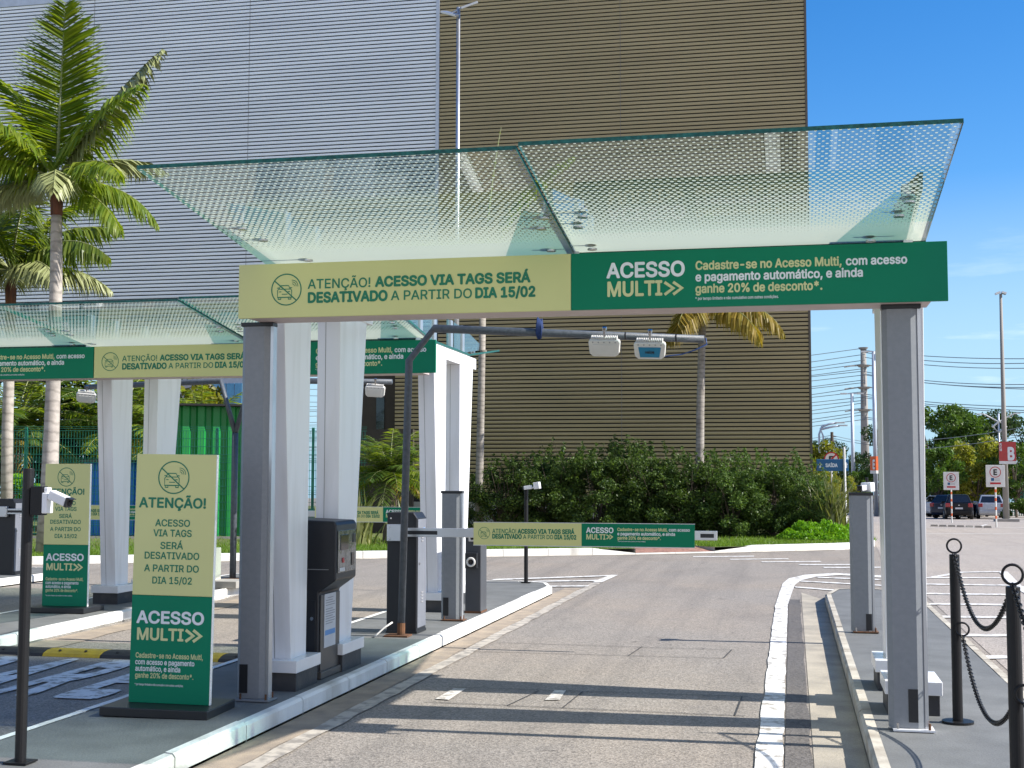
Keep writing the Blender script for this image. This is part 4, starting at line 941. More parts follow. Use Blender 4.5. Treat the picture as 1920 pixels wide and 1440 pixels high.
camera_pole('thin black pole standing by the thick palm trunk', -11.55, 19.2, 1.35)

# ------------------------------------------------------------------ electrical box on its slab
t = thing('electrical_box', 'beige electrical box on a concrete slab by the forked gantry', 'electrical box', (-8.28, 17.6, KZ))
m = MB(); m.box(-.15, .16, 0, .22, .10, .56); m.build('cabinet', m_box, t, bevel=.006)
m = MB(); m.box(-.10, .155, -.008, -.0005, .12, .54); d = m.build('door', m_box, t, bevel=.003)
m = MB(); m.cyl((-.07, -.016, .36), (-.07, -.0085, .36), .012, n=10); m.build('lock', m_greyp, d)
m = MB(); m.box(-.25, .55, -.12, .34, 0, .10); m.build('slab', m_conc, t, bevel=.008)

# ------------------------------------------------------------------ chain bollards
def bollard(label, x, y):
    t = thing('bollard', label, 'bollard', (x, y, KZ), group='black chain bollards')
    m = MB(); m.cyl((0, 0, .01), (0, 0, 1.08), .0325, n=20); m.build('post', m_black, t, bevel=.003)
    m = MB(); m.cyl((0, 0, -.004), (0, 0, .010), .10, n=24); m.build('base_plate', m_black, t)
    m = MB(); m.torus((0, 0, 1.135), .045, .0065, 'y', 24, 8); m.build('top_ring', m_black, t, smooth=True)
    m = MB(); m.torus((.035, -.035, .60), .042, .0065, 'y', 24, 8); m.build('side_ring', m_black, t, smooth=True)
    return t
BOL = [(1.035, 9.02), (.985, 6.38), (.95, 3.75)]
bollard('black bollard with chains beside the tall grey post', *BOL[0]); bollard('nearest black bollard at the picture corner, largest of the chained ones', *BOL[1]); bollard('black bollard next along the chain, out at the picture edge', *BOL[2])
def chain(label, a, b, sag, n=40):
    mb = MB(); A, B = Vector(a), Vector(b)
    P = [A.lerp(B, i / n) - Vector((0, 0, sag * 4 * (i / n) * (1 - i / n))) for i in range(n + 1)]
    Ltot = sum((P[i + 1] - P[i]).length for i in range(n)); step = .028; k = int(Ltot / step)
    def pos(s):
        for i in range(n):
            l = (P[i + 1] - P[i]).length
            if s <= l: return P[i].lerp(P[i + 1], s / l)
            s -= l
        return P[-1]
    for i in range(k):
        c0 = pos(i * step); c1 = pos((i + 1) * step + .0); c = (c0 + c1) / 2; d = (c1 - c0).normalized(); u = d.cross(Vector((0, 0, 1))).normalized(); v = d.cross(u)
        if i % 2: u = v
        pts = [c + d * (.020 * cos(2 * PI * q / 10)) + u * (.0115 * sin(2 * PI * q / 10)) for q in range(10)]
        mb.tube([tuple(q) for q in pts], .0041, 5, closed=True)
    return tag(mb.build('chain', m_black, smooth=True), label, 'chain', 'chains between the bollards')
def rz_(i, z): return (BOL[i][0], BOL[i][1], KZ + z)
chain('upper chain hanging from the bollard beside the grey post to the nearest bollard', rz_(0, 1.09), rz_(1, 1.09), .33)
chain('lower chain hanging from the bollard beside the grey post to the nearest bollard', (BOL[0][0] + .035, BOL[0][1] - .05, KZ + .56), (BOL[1][0], BOL[1][1] + .05, KZ + .54), .27)
chain('upper chain running from the nearest bollard out of the picture', rz_(1, 1.09), rz_(2, 1.09), .33)
chain('lower chain running from the nearest bollard out of the picture', (BOL[1][0] + .035, BOL[1][1] - .05, KZ + .56), (BOL[2][0], BOL[2][1] + .05, KZ + .54), .27)

# ------------------------------------------------------------------ rubber speed bump
t = thing('speed_bump', 'black and yellow rubber speed bump across the second lane', 'speed bump', (-6.2, 11.55, 0))
x = -7.6; k = 0
while x < -4.8:
    w = min(.6, -4.76 - x); m = MB(); prof = [(-.17, .0), (.17, .0), (.15, .03), (.08, .052), (0, .058), (-.08, .052), (-.15, .03)]
    m.yz([(11.55 + a * 1.0, z + .001) for a, z in prof], x, x + w - .006)
    sg = m.build('segment', m_yellow if k % 2 else m_rubber, t, world=True, bevel=.004)
    for q in (.15, .42):
        m = MB(); m.cyl((x + q, 11.55 - .10, .049), (x + q, 11.55 - .103, .056), .014, n=10); m.build('fixing_hole', m_rubber, sg, world=True)
    x += w; k += 1

# ------------------------------------------------------------------ palms
def frond(mb, base, az, el, L_, droop, wid, n=46, hang=.35, mat=0, seed=0, rmat=1, twist=0.0, split=.0):
    r = random.Random(seed); seg = 14; p = Vector(base); pts = [p.copy()]; e = el; dl = L_ / seg
    for i in range(seg):
        e = el - droop * ((i + 1) / seg) ** 1.35
        p = p + Vector((cos(e) * cos(az), cos(e) * sin(az), sin(e))) * dl; pts.append(p.copy())
    mb.tube([tuple(q) for q in pts], [.032 * (1 - .85 * i / seg) * L_ / 3 for i in range(seg + 1)], 5, rmat)
    def pos(t):
        f = t * seg; i = min(seg - 1, int(f)); return pts[i].lerp(pts[i + 1], f - i), (pts[i + 1] - pts[i]).normalized()
    for i in range(n):
        t = .14 + .86 * (i + r.uniform(-.3, .3)) / n; t = min(.995, max(.1, t)); c, tg = pos(t)
        side0 = Vector((-sin(az), cos(az), 0)); nrm = tg.cross(side0).normalized(); side0 = Quaternion(tg, twist) @ side0
        prof = (math.sin(PI * (t * .82 + .14))) ** .75
        for s in (-1, 1):
            ln = wid * prof * r.uniform(.82, 1.1)
            d = (side0 * s + tg * (.22 + .55 * t) + nrm * (-.12 + r.uniform(-.10, .16)) * -1).normalized()
            d = (d + Vector((0, 0, -1)) * hang * r.uniform(.6, 1.4)).normalized()
            w = .030 * L_ / 3 * r.uniform(.8, 1.3); ax = d.cross(Vector((0, 0, 1)))
            ax = ax.normalized() if ax.length > .1 else tg; ax = (Quaternion(d, r.uniform(-.7, .7)) @ ax)
            m1 = c + d * ln * .5; tip = c + (d + Vector((0, 0, -1)) * hang * .55).normalized() * ln
            if r.random() < split: continue
            mb.add([c - ax * w * .6, c + ax * w * .6, m1 + ax * w, m1 - ax * w, tip], [(0, 1, 2, 3), (3, 2, 4)], mat)
def palm_trunk(mb, pts, r0, r1, bulge=0.0, n=14):
    k = len(pts); rs = [r0 + (r1 - r0) * (i / (k - 1)) ** .8 + bulge * math.exp(-((i / (k - 1)) / .12) ** 2) for i in range(k)]
    mb.tube(pts, rs, n)
D_ = RAD
def palm(name, label, x, y, pts, r0, r1, top, fronds, shaft, mats, bulge=0.0, shaft_mat=None, trunk_mat=None, group='palm trees', z0=KZ):
    t = thing(name, label, 'palm tree', (x, y, z0), group=group)
    m = MB(); palm_trunk(m, pts, r0, r1, bulge); m.build('trunk', trunk_mat or m_trunk, t, world=True, smooth=True)
    m = MB(); a = Vector(pts[-1]); m.tube([tuple(a), tuple(a + (Vector(top) - a) * .4), top], [r1 * 1.15, r1 * 1.25, r1 * .55], 12); m.build('crown_shaft', shaft_mat or m_shaft, t, world=True, smooth=True)
    cb = MB()
    for i, f in enumerate(fronds): frond(cb, Vector(top) - Vector((0, 0, .05)), D_(f[0]), D_(f[1]), f[2], D_(f[3]), f[4] * 1.22, n=int(1.75 * f[5]) if len(f) > 5 else 90, hang=f[6] if len(f) > 6 else .3, mat=f[7] if len(f) > 7 else 0, seed=i + 5, twist=f[8] if len(f) > 8 else 0)
    cb.build('crown', mats, t, world=True)
    return t
Yp = 24.6
tp = lambda px, py, Y: tuple(at(px, py, Y))
base = at(88, 1046, Yp); P1 = [(base.x, Yp, KZ), tp(92, 920, Yp), tp(97, 800, Yp), tp(102, 650, Yp), tp(105, 540, Yp), tp(106, 420, Yp), tp(106, 404, Yp)]
# azimuth 0 = +x (to the right of the picture), 90 = away, 270 = towards the camera
palm('palm_tree', 'thick trunked palm with a big feather crown in front of the silver wall', base.x, Yp, P1, .19, .105, tp(107, 336, Yp),
     [(100, 88.5, 3.95, 3, .95, 90, .05, 0, 0), (5, 60, 3.6, 20, .72, 66, .6, 1, .4), (340, 52, 3.15, 40, .72, 60, .65), (330, 22, 2.6, 60, .7, 50, .7), (20, 8, 2.4, 66, .66, 46, .6),
      (200, 55, 3.2, 48, .8, 60, .5), (170, 70, 3.3, 38, .85, 60, .3), (215, 30, 3.0, 58, .8, 56, .6), (245, 48, 2.9, 55, .8, 54, .5), (150, 25, 2.8, 60, .75, 50, .6, 1), (185, 8, 2.7, 55, .7, 50, .7, 1),
      (95, 30, 2.7, 60, .7, 46, .6, 1), (300, 10, 2.5, 60, .65, 44, .7, 1), (60, 40, 2.8, 55, .7, 46, .5, 1), (348, -12, 2.2, 50, .6, 44, .8), (130, 80, 2.6, 10, .6, 40, .15)],
     None, [m_palm, m_rachis, m_palmd], bulge=.05)
Yq = 29.0; base = at(12, 1000, Yq); P2 = [(base.x, Yq, KZ), tp(14, 800, Yq), tp(17, 700, Yq), tp(20, 585, Yq), tp(20, 570, Yq)]
palm('palm_tree', 'palm with a brown shaft and drooping fronds beside the thick trunked palm', base.x, Yq, P2, .15, .11, tp(21, 505, Yq),
     [(355, 42, 3.1, 82, .85, 56, .9), (20, 55, 3.0, 70, .8, 54, .6), (60, 66, 3.2, 45, .8, 54, .5), (100, 78, 3.3, 30, .8, 54, .3), (150, 66, 3.2, 50, .8, 54, .4), (190, 50, 3.1, 60, .8, 52, .6), (230, 40, 3.0, 70, .8, 52, .7),
      (270, 50, 2.8, 70, .8, 52, .7), (310, 56, 3.0, 62, .8, 52, .6), (330, 20, 2.6, 75, .75, 46, .8, 1), (200, 10, 2.6, 60, .75, 46, .8, 1), (250, -5, 2.3, 50, .7, 44, .8, 1), (120, 25, 2.6, 60, .7, 42, .6, 1), (40, 20, 2.6, 60, .7, 42, .7, 1)],
     None, [m_palm, m_rachis, m_palmd])
Yr = 36.0; P3 = [(at(898, 1000, Yr).x, Yr, KZ), tp(899, 900, Yr), tp(901, 800, Yr), tp(903, 700, Yr), tp(905, 590, Yr)]
palm('palm_tree', 'slim palm crowned behind the near glass roof, its pale trunk by the white beam', P3[0][0], Yr, P3, .125, .095, tp(906, 505, Yr),
     [(14, 76, 4.4, 52, .6, 46, .7), (60, 84, 4.4, 8, .05, 8, .1), (30, 42, 2.6, 70, .6, 40, .7), (330, 35, 2.5, 80, .6, 40, .8), (200, 45, 2.6, 70, .6, 40, .7), (150, 50, 2.6, 60, .6, 40, .6), (260, 40, 2.4, 75, .6, 38, .8), (100, 55, 2.6, 50, .6, 38, .5), (300, 15, 2.2, 70, .55, 34, .8, 2), (230, 10, 2.2, 70, .55, 34, .8, 2)],
     None, [m_palm, m_rachis, m_palmy], trunk_mat=m_trunks, shaft_mat=M('green_crown_shaft', (.30, .32, .06), .6, c2=(.40, .33, .05), scale=4))
Yt = 37.7; P4 = [(at(1313, 990, Yt).x, Yt, KZ), tp(1312, 900, Yt), tp(1313, 780, Yt), tp(1315, 680, Yt), tp(1317, 604, Yt)]
palm('palm_tree', 'slim palm with yellowing drooping fronds below the green half of the near fascia sign', P4[0][0], Yt, P4, .135, .10, tp(1318, 574, Yt),
     [(250, 10, 2.3, 84, .75, 60, .8, 2), (225, -8, 1.8, 70, .7, 50, .85, 2), (348, 16, 2.7, 78, .75, 60, .85, 2), (325, 6, 2.5, 78, .7, 54, .85, 2), (5, 4, 2.0, 66, .7, 46, .85, 2), (30, 50, 2.6, 70, .6, 40, .7), (340, 66, 2.9, 50, .6, 40, .6), (170, 62, 2.8, 55, .6, 40, .6), (100, 60, 2.6, 50, .6, 38, .5), (260, 50, 2.5, 60, .6, 38, .7), (80, 82, 3.0, 15, .5, 38, .2)],
     None, [m_palm, m_rachis, m_palmy], trunk_mat=m_trunks)
# bushy date palm by the brown wall
def bushy(name, label, cat, x, y, zc, n, L0, L1, mats, trunk_r=.16, seed=1, spread=(5, 80), wid=.42, hang=.25, nl=34, group=None, dead=2, z0=KZ):
    r = random.Random(seed); t = thing(name, label, cat, (x, y, z0), group=group)
    m = MB(); m.tube([(x, y, z0 - .02), (x + .03, y, z0 + (zc - z0) * .6), (x, y, zc)], [trunk_r * 1.2, trunk_r, trunk_r * 1.25], 10); m.build('trunk', m_bark, t, world=True, smooth=False)
    cb = MB()
    for i in range(n):
        az = i * 137.5 + r.uniform(-15, 15); el = spread[0] + (spread[1] - spread[0]) * (i / n) ** .9 + r.uniform(-6, 6)
        frond(cb, (x, y, zc), D_(az), D_(el), r.uniform(L0, L1), D_(r.uniform(45, 75)), wid, n=nl, hang=hang, mat=0 if r.random() < .6 else 2, seed=seed * 50 + i)
    for i in range(dead): frond(cb, (x, y, zc), D_(r.uniform(-60, 60)), D_(-5), L0 * .9, D_(70), wid * .8, n=24, hang=.6, mat=3, seed=i + 900)
    cb.build('crown', mats, t, world=True); return t
PM = [m_palm, m_rachis, m_palmd, m_palmy]
bushy('date_palm', 'bushy low date palm in front of the brown wall recess', 'palm tree', -9.75, 31.2, 1.75, 44, 1.25, 1.75, PM, seed=2, spread=(-12, 84))
bushy('areca_palm', 'bushy feather palm behind the green mesh fence at the picture edge', 'palm tree', -22.6, 35.0, 2.9, 30, 2.6, 3.6, PM, seed=3, wid=.6, group='bushy palms behind the mesh fence')
bushy('areca_palm', 'bushy feather palm behind the mesh fence, showing beside the thick trunk', 'palm tree', -19.8, 36.2, 3.0, 32, 2.6, 3.6, PM, seed=4, wid=.6, group='bushy palms behind the mesh fence')
bushy('areca_palm', 'dark feather palm behind the mesh fence next to the white leg', 'palm tree', -17.6, 37.0, 2.4, 30, 2.2, 3.2, PM, seed=5, wid=.6, group='bushy palms behind the mesh fence')
# flax plants
def flax(label, x, y, n, h, seed):
    r = random.Random(seed); t = thing('flax_plant', label, 'plant', (x, y, KZ), group='flax plants'); m = MB()
    for i in range(n):
        az = r.uniform(0, 2 * PI); ln = h * r.uniform(.55, 1.1); lean = r.uniform(.05, .75); b0 = Vector((x + r.gauss(0, .16), y + r.gauss(0, .16), KZ)); w = r.uniform(.030, .052); s = Vector((-sin(az), cos(az), 0)); P = []
        for q in range(6):
            u = q / 5; P.append(b0 + Vector((cos(az), sin(az), 0)) * ln * lean * u ** 1.6 + Vector((0, 0, ln * (u - .28 * lean * u ** 2.6))))
        vs = []
        for q in range(6):
            ww = w * (1 - (q / 5) ** 2.2) + .001; vs += [P[q] - s * ww, P[q] + s * ww]
        m.add(vs, [(2 * q, 2 * q + 1, 2 * q + 3, 2 * q + 2) for q in range(5)])
    m.build('leaves', m_flax, t, world=True)
flax('striped flax clump at the end of the hedge by the exit sign post', 1.0, 36.0, 120, 1.75, 4)
flax('striped flax clump below the bushy date palm', -9.95, 29.4, 80, 1.45, 6)
flax('small flax clump beside the bushy date palm', -9.1, 30.0, 50, 1.1, 9)

# ------------------------------------------------------------------ shrubs and trees made of leaf-sized faces
def leaf_cloud(n, centres, rad, size, seed, flat=.6, elong=1.9, droop=.25):
    q = np.random.default_rng(seed); cs = np.array(centres); w = cs[:, 3] ** 2; k = q.choice(len(cs), n, p=w / w.sum())
    d = q.normal(0, 1, (n, 3)); d /= np.linalg.norm(d, axis=1)[:, None]; rr = cs[k, 3] * (q.uniform(0, 1, n) ** .42)
    P = cs[k, :3] + d * rr[:, None] * np.array([1, 1, flat + .25])
    A = q.normal(0, 1, (n, 3)); A[:, 2] -= droop; A += d * .5; A /= np.linalg.norm(A, axis=1)[:, None]
    B = np.cross(A, q.normal(0, 1, (n, 3)) + np.array([0, 0, .8])); B /= np.linalg.norm(B, axis=1)[:, None]
    s = size * q.uniform(.6, 1.25, n)[:, None]
    V = np.stack([P - A * s, P + B * s / elong, P + A * s, P - B * s / elong], 1).reshape(-1, 3)
    F = np.arange(4 * n).reshape(-1, 4); return V, F
def twigs(mb, base, ends, r0, seed):
    r = random.Random(seed)
    for e in ends:
        b = Vector(base); e = Vector(e); mid = b.lerp(e, .5) + Vector((r.uniform(-.15, .15), r.uniform(-.15, .15), .1)) * (e - b).length * .5
        mb.tube([tuple(b), tuple(mid), tuple(e)], [r0, r0 * .55, r0 * .2], 6)
SHR = []
for s in range(4):
    r = random.Random(40 + s); cs = []
    for i in range(95):
        a = r.uniform(0, 2 * PI); q = r.random() ** .35; z = r.random() ** .85
        k = 1 - .42 * z ** 2; cs.append((q * 1.2 * k * cos(a), q * 1.05 * k * sin(a), .10 + z * 1.62, r.uniform(.12, .27)))
    for i in range(26):                                      # sprigs
        a = r.uniform(0, 2 * PI); x_, y_ = r.uniform(-1.1, 1.1), r.uniform(-.8, .8); h_ = r.uniform(1.7, 2.35)
        for w_ in range(3): cs.append((x_ + .05 * w_, y_, h_ - .13 * w_, .05 + .02 * w_))
    v, f = leaf_cloud(19000, cs, 1, .036, s)
    # loose shoots sticking out of the top
    tw = MB(); twigs(tw, (0, 0, 0), [c[:3] for c in cs[::5]], .016, s)
    SHR.append((nparr('foliage', v, f, m_hedge), tw.mesh('stems', m_bark)))
HL = [('by the slim pale trunk near the white beam', -8.0, 36.3, 1.15), ('just past the slim pale trunk', -6.6, 36.6, 1.10), ('behind the beige half of the barrier banner', -5.3, 36.4, 1.2), ('above the middle of the barrier banner', -4.0, 36.8, 1.16), ('above the green half of the barrier banner', -2.8, 36.4, 1.2),
      ('beside the palm with yellowing fronds', -1.6, 36.3, 1.08), ('one before the hedge end', -.5, 36.6, 1.0), ('lowest one, at the hedge end', .45, 36.4, .82), ('in the second row near the palm with yellowing fronds', -2.2, 37.9, 1.25), ('in the second row near the pale trunk', -7.2, 38.0, 1.2), ('in the second row behind the banner', -4.7, 38.1, 1.25), ('in the second row at the brown wall corner', -.3, 37.9, 1.02)]
for i, (lb, x, y, s) in enumerate(HL):
    t = thing('hedge_shrub', 'dense dark green hedge shrub ' + lb, 'shrub', (x, y, KZ), (0, 0, i * 1.7), 'hedge shrubs along the brown wall'); t.scale = (s, s, s * (.86 + .05 * (i * 5 % 4)))
    fo, st = SHR[i % 4]; meshobj('foliage', fo, t); meshobj('stems', st, t)
TREES = {}
def tree_proto(kind, seed, h, rad, trunk_h, mat, n=9000, leaf=.16, clumps=42, tr=.14):
    r = random.Random(seed); cs = []
    for i in range(clumps):
        a = r.uniform(0, 2 * PI); q = r.random() ** .5; z = r.random(); k = math.sin(PI * (.12 + .8 * z)) ** .6
        cs.append((q * rad * k * cos(a), q * rad * k * sin(a), trunk_h + z * (h - trunk_h), r.uniform(.16, .30) * rad))
    v, f = leaf_cloud(n, cs, 1, leaf, seed)
    m = MB(); m.tube([(0, 0, -.3), (.08, .03, trunk_h * .6), (0, .05, trunk_h + .3)], [tr * 1.25, tr, tr * .75], 9); twigs(m, (0, .05, trunk_h * .8), [c[:3] for c in cs[::2]], tr * .6, seed)
    TREES[kind] = (nparr('crown', v, f, mat), m.mesh('trunk', m_bark))
tree_proto('big', 11, 8.0, 3.4, 1.8, m_tree); tree_proto('dark', 12, 8.6, 3.8, 1.6, m_treed, n=10000); tree_proto('yellow', 13, 4.6, 2.2, 1.4, m_treey, n=6500, leaf=.13, tr=.09); tree_proto('young', 14, 5.0, 2.0, 1.5, m_tree, n=5500, leaf=.13, tr=.08)
def tree(kind, label, x, y, s=1.0, rz=0.0, group='trees behind the car park'):
    t = thing('tree', label, 'tree', (x, y, gz(y)), (0, 0, rz), group); t.scale = (s, s, s)
    meshobj('crown', TREES[kind][0], t); meshobj('trunk', TREES[kind][1], t)
def gx(px, Y): return at(px, 900, Y).x
tree('big', 'leafy tree beside the tall grey post, over the white car', gx(1765, 102), 102, .98, .4)
tree('big', 'leafy mid green tree behind the black hatchback', gx(1822, 108), 108, .95, 2.1)
tree('dark', 'dark tall tree behind the double armed street lamp', gx(1872, 112), 112, .92, 1.2)
tree('dark', 'tallest dark tree at the picture edge behind the big lamp pole', gx(1925, 108), 108, .86, 3.0)
tree('dark', 'dark tree deep behind the black hatchback, between two lighter crowns', gx(1800, 122), 122, 1.0, 4.4)
tree('yellow', 'small yellow green tree just behind the black hatchback', gx(1832, 96), 96, 1.12, .2)
tree('young', 'young tree at the kerb behind the silver hatchback', gx(1905, 94), 94, .98, 1.9)
tree('young', 'young light green tree next to the tall grey post', gx(1758, 95), 95, .92, 5.1)
tree('dark', 'dark round tree between the lamp with the orange sign and the tall post', gx(1660, 115), 115, .80, 2.5)
tree('young', 'low light tree under the concrete pylon', gx(1613, 100), 100, .62, 1.1)
tree('dark', 'far dark tree above the blue exit sign', gx(1545, 150), 150, .86, .8)
tree('dark', 'far dark tree beside the pylon foot', gx(1590, 150), 150, .72, 3.5)
tree('yellow', 'yellow green bush tree at the corner of the brown wall', gx(1524, 70), 70, .85, 1.5)
tree('yellow', 'yellow tree showing over the exit sign post', gx(1575, 95), 95, .60, 4.0)
tree('yellow', 'loose yellow green tree over the green sheet wall', gx(335, 44), 44, 1.1, .7, 'trees behind the mesh fence')
tree('young', 'leafy tree behind the white leg and the mesh fence', gx(262, 46), 46, 1.2, 2.2, 'trees behind the mesh fence')
tree('dark', 'dark tree filling the gap behind the bushy palms', gx(60, 52), 52, .78, 2.9, 'trees behind the mesh fence')
tree('dark', 'dark tree behind the bushy palm nearest the white leg', gx(180, 50), 50, .66, .9, 'trees behind the mesh fence')
def low_hedge(label, x0, x1, y, h, mat, seed, n=7000):
    r = random.Random(seed); cs = [(r.uniform(x0, x1), y + r.uniform(-.3, .3), gz(y) + KZ + r.uniform(.2, h), r.uniform(.22, .36)) for i in range(int((x1 - x0) * 5))]
    v, f = leaf_cloud(n, cs, 1, .07, seed); v2 = v - np.array([x0, y, 0])
    tag(meshobj('low_hedge', nparr('low_hedge', v2, f, mat), loc=(x0, y, 0)), label, 'hedge', 'clipped low hedges')
low_hedge('bright yellow green low hedge behind the mesh fence', -23.5, -18.6, 33.2, 1.45, m_cover, 21, 11000)
low_hedge('clipped dark low hedge at the edge of the car park beside the big lamp pole', gx(1880, 84), gx(1990, 84), 84, .95, m_tree, 22)

# ------------------------------------------------------------------ left background: mesh fence, sheet walls, far buildings
t = thing('mesh_fence', 'green welded mesh fence along the back of the verge', 'fence', (-18, 30.9, KZ), (0, 0, RAD(11)))
m = MB(); xa, xb = -27.0, -10.6
x = xa
while x < xb:
    m.box(x - .006, x + .006, 30.897, 30.903, KZ + .05, 2.92); x += .075
for i in range(14):
    z = KZ + .12 + i * .205
    m.box(xa, xb, 30.889, 30.8965, z - .006, z + .006)
    if i in (1, 5, 9, 13):
        m.box(xa, xb, 30.84, 30.847, z + .052, z + .060); m.box(xa, xb, 30.889, 30.8965, z + .10, z + .108)
m.build('mesh_panel', m_fence, t, world=True)
x = xa
while x < xb + .1:
    m = MB(); m.box(x - .035, x + .035, 30.91, 30.97, KZ - .02, 3.0); m.build('post', m_fence, t, world=True, bevel=.004); x += 2.5
m = MB(); m.box(xa, xb, 30.86, 30.98, KZ - .02, KZ + .055); m.build('footing', m_conc, t, world=True)
def corrugated(name, label, x0, x1, y, z0, z1, mat, pitch, dep, capm, rot=0):
    t = thing(name, label, 'sheet wall', ((x0 + x1) / 2, y, z0), (0, 0, rot)); m = MB(); x = x0; P = []
    while x < x1:
        P += [(x, y), (x + pitch * .42, y), (x + pitch * .55, y + dep), (x + pitch * .87, y + dep)]; x += pitch
    for a, b in zip(P[:-1], P[1:]): m.add([(a[0], a[1], z0), (b[0], b[1], z0), (b[0], b[1], z1), (a[0], a[1], z1)], [(0, 1, 2, 3)])
    m.build('sheet', mat, t, world=True)
    m = MB(); m.box(x0 - .02, x1 + .02, y + dep + .01, y + dep + .9, z0, z1 - .02); m.build('frame', capm, t, world=True)
    m = MB(); m.box(x0 - .05, x1 + .05, y - .30, y + 1, z1 + .005, z1 + .06); m.build('roof_edge', capm, t, world=True)
corrugated('sheet_wall', 'green corrugated sheet wall behind the mesh fence', -16.5, -13.3, 33, KZ, 3.62, m_gsheet, .40, .10, m_slot, RAD(27))
corrugated('sheet_wall', 'blue corrugated sheets behind the mesh fence beside the white leg', -18.9, -16.7, 32.8, KZ, 2.12, m_bsheet, .30, .06, m_slot, RAD(20))
t = thing('dark_wall', 'dark weathered fence wall seen between the two white legs', 'wall', (-12, 36, KZ))
m = MB(); m.box(-13.2, -10.6, 36, 36.2, KZ, 3.1); m.build('panel', m_bwall, t, world=True)
def far_building(label, x0, x1, y, z1, wall, nfl, ncol, glass, dep=12):
    t = thing('office_building', label, 'building', ((x0 + x1) / 2, y, gz(y)))
    m = MB(); m.box(x0, x1, y, y + dep, -2, z1); m.build('wall', wall, t, world=True)
    fh = z1 / nfl; cw = (x1 - x0) / ncol
    for i in range(nfl):
        for k in range(ncol):
            m = MB(); m.box(x0 + cw * (k + .04), x0 + cw * (k + .96), y - .05, y - .01, fh * (i + .06), fh * (i + .94)) if glass else m.box(x0 + cw * (k + .2), x0 + cw * (k + .8), y - .05, y - .01, fh * (i + .3), fh * (i + .7))
            m.build('window', glass or m_carglass, t, world=True)
m_sky = M('blue_facade_glass', (.16, .42, .62), .12, spec=.8)
far_building('far office block with a pale blue glass front, behind the forked gantry', gx(392, 95), gx(452, 95), 95, 14, m_trim, 3, 4, m_sky)
far_building('white far building left of the blue glass block', gx(318, 88), gx(366, 88), 88, 11.5, M('far_render', (.5, .5, .52), .7), 3, 2, None, 2.2)
m = MB()
for i, (px, Y) in enumerate(((388, 60),)):
    p = at(px, 900, Y); t = thing('utility_pole', 'bare utility pole before the far blue glass block', 'pole', (p.x, Y, gz(Y))); m = MB(); m.cyl((0, 0, 0), (0, 0, 9), .16, .11); m.build('pole', m_pylon, t); m = MB(); m.box(-.8, .8, -.06, .06, 8.1, 8.22); m.build('crossarm', m_pylon, t)

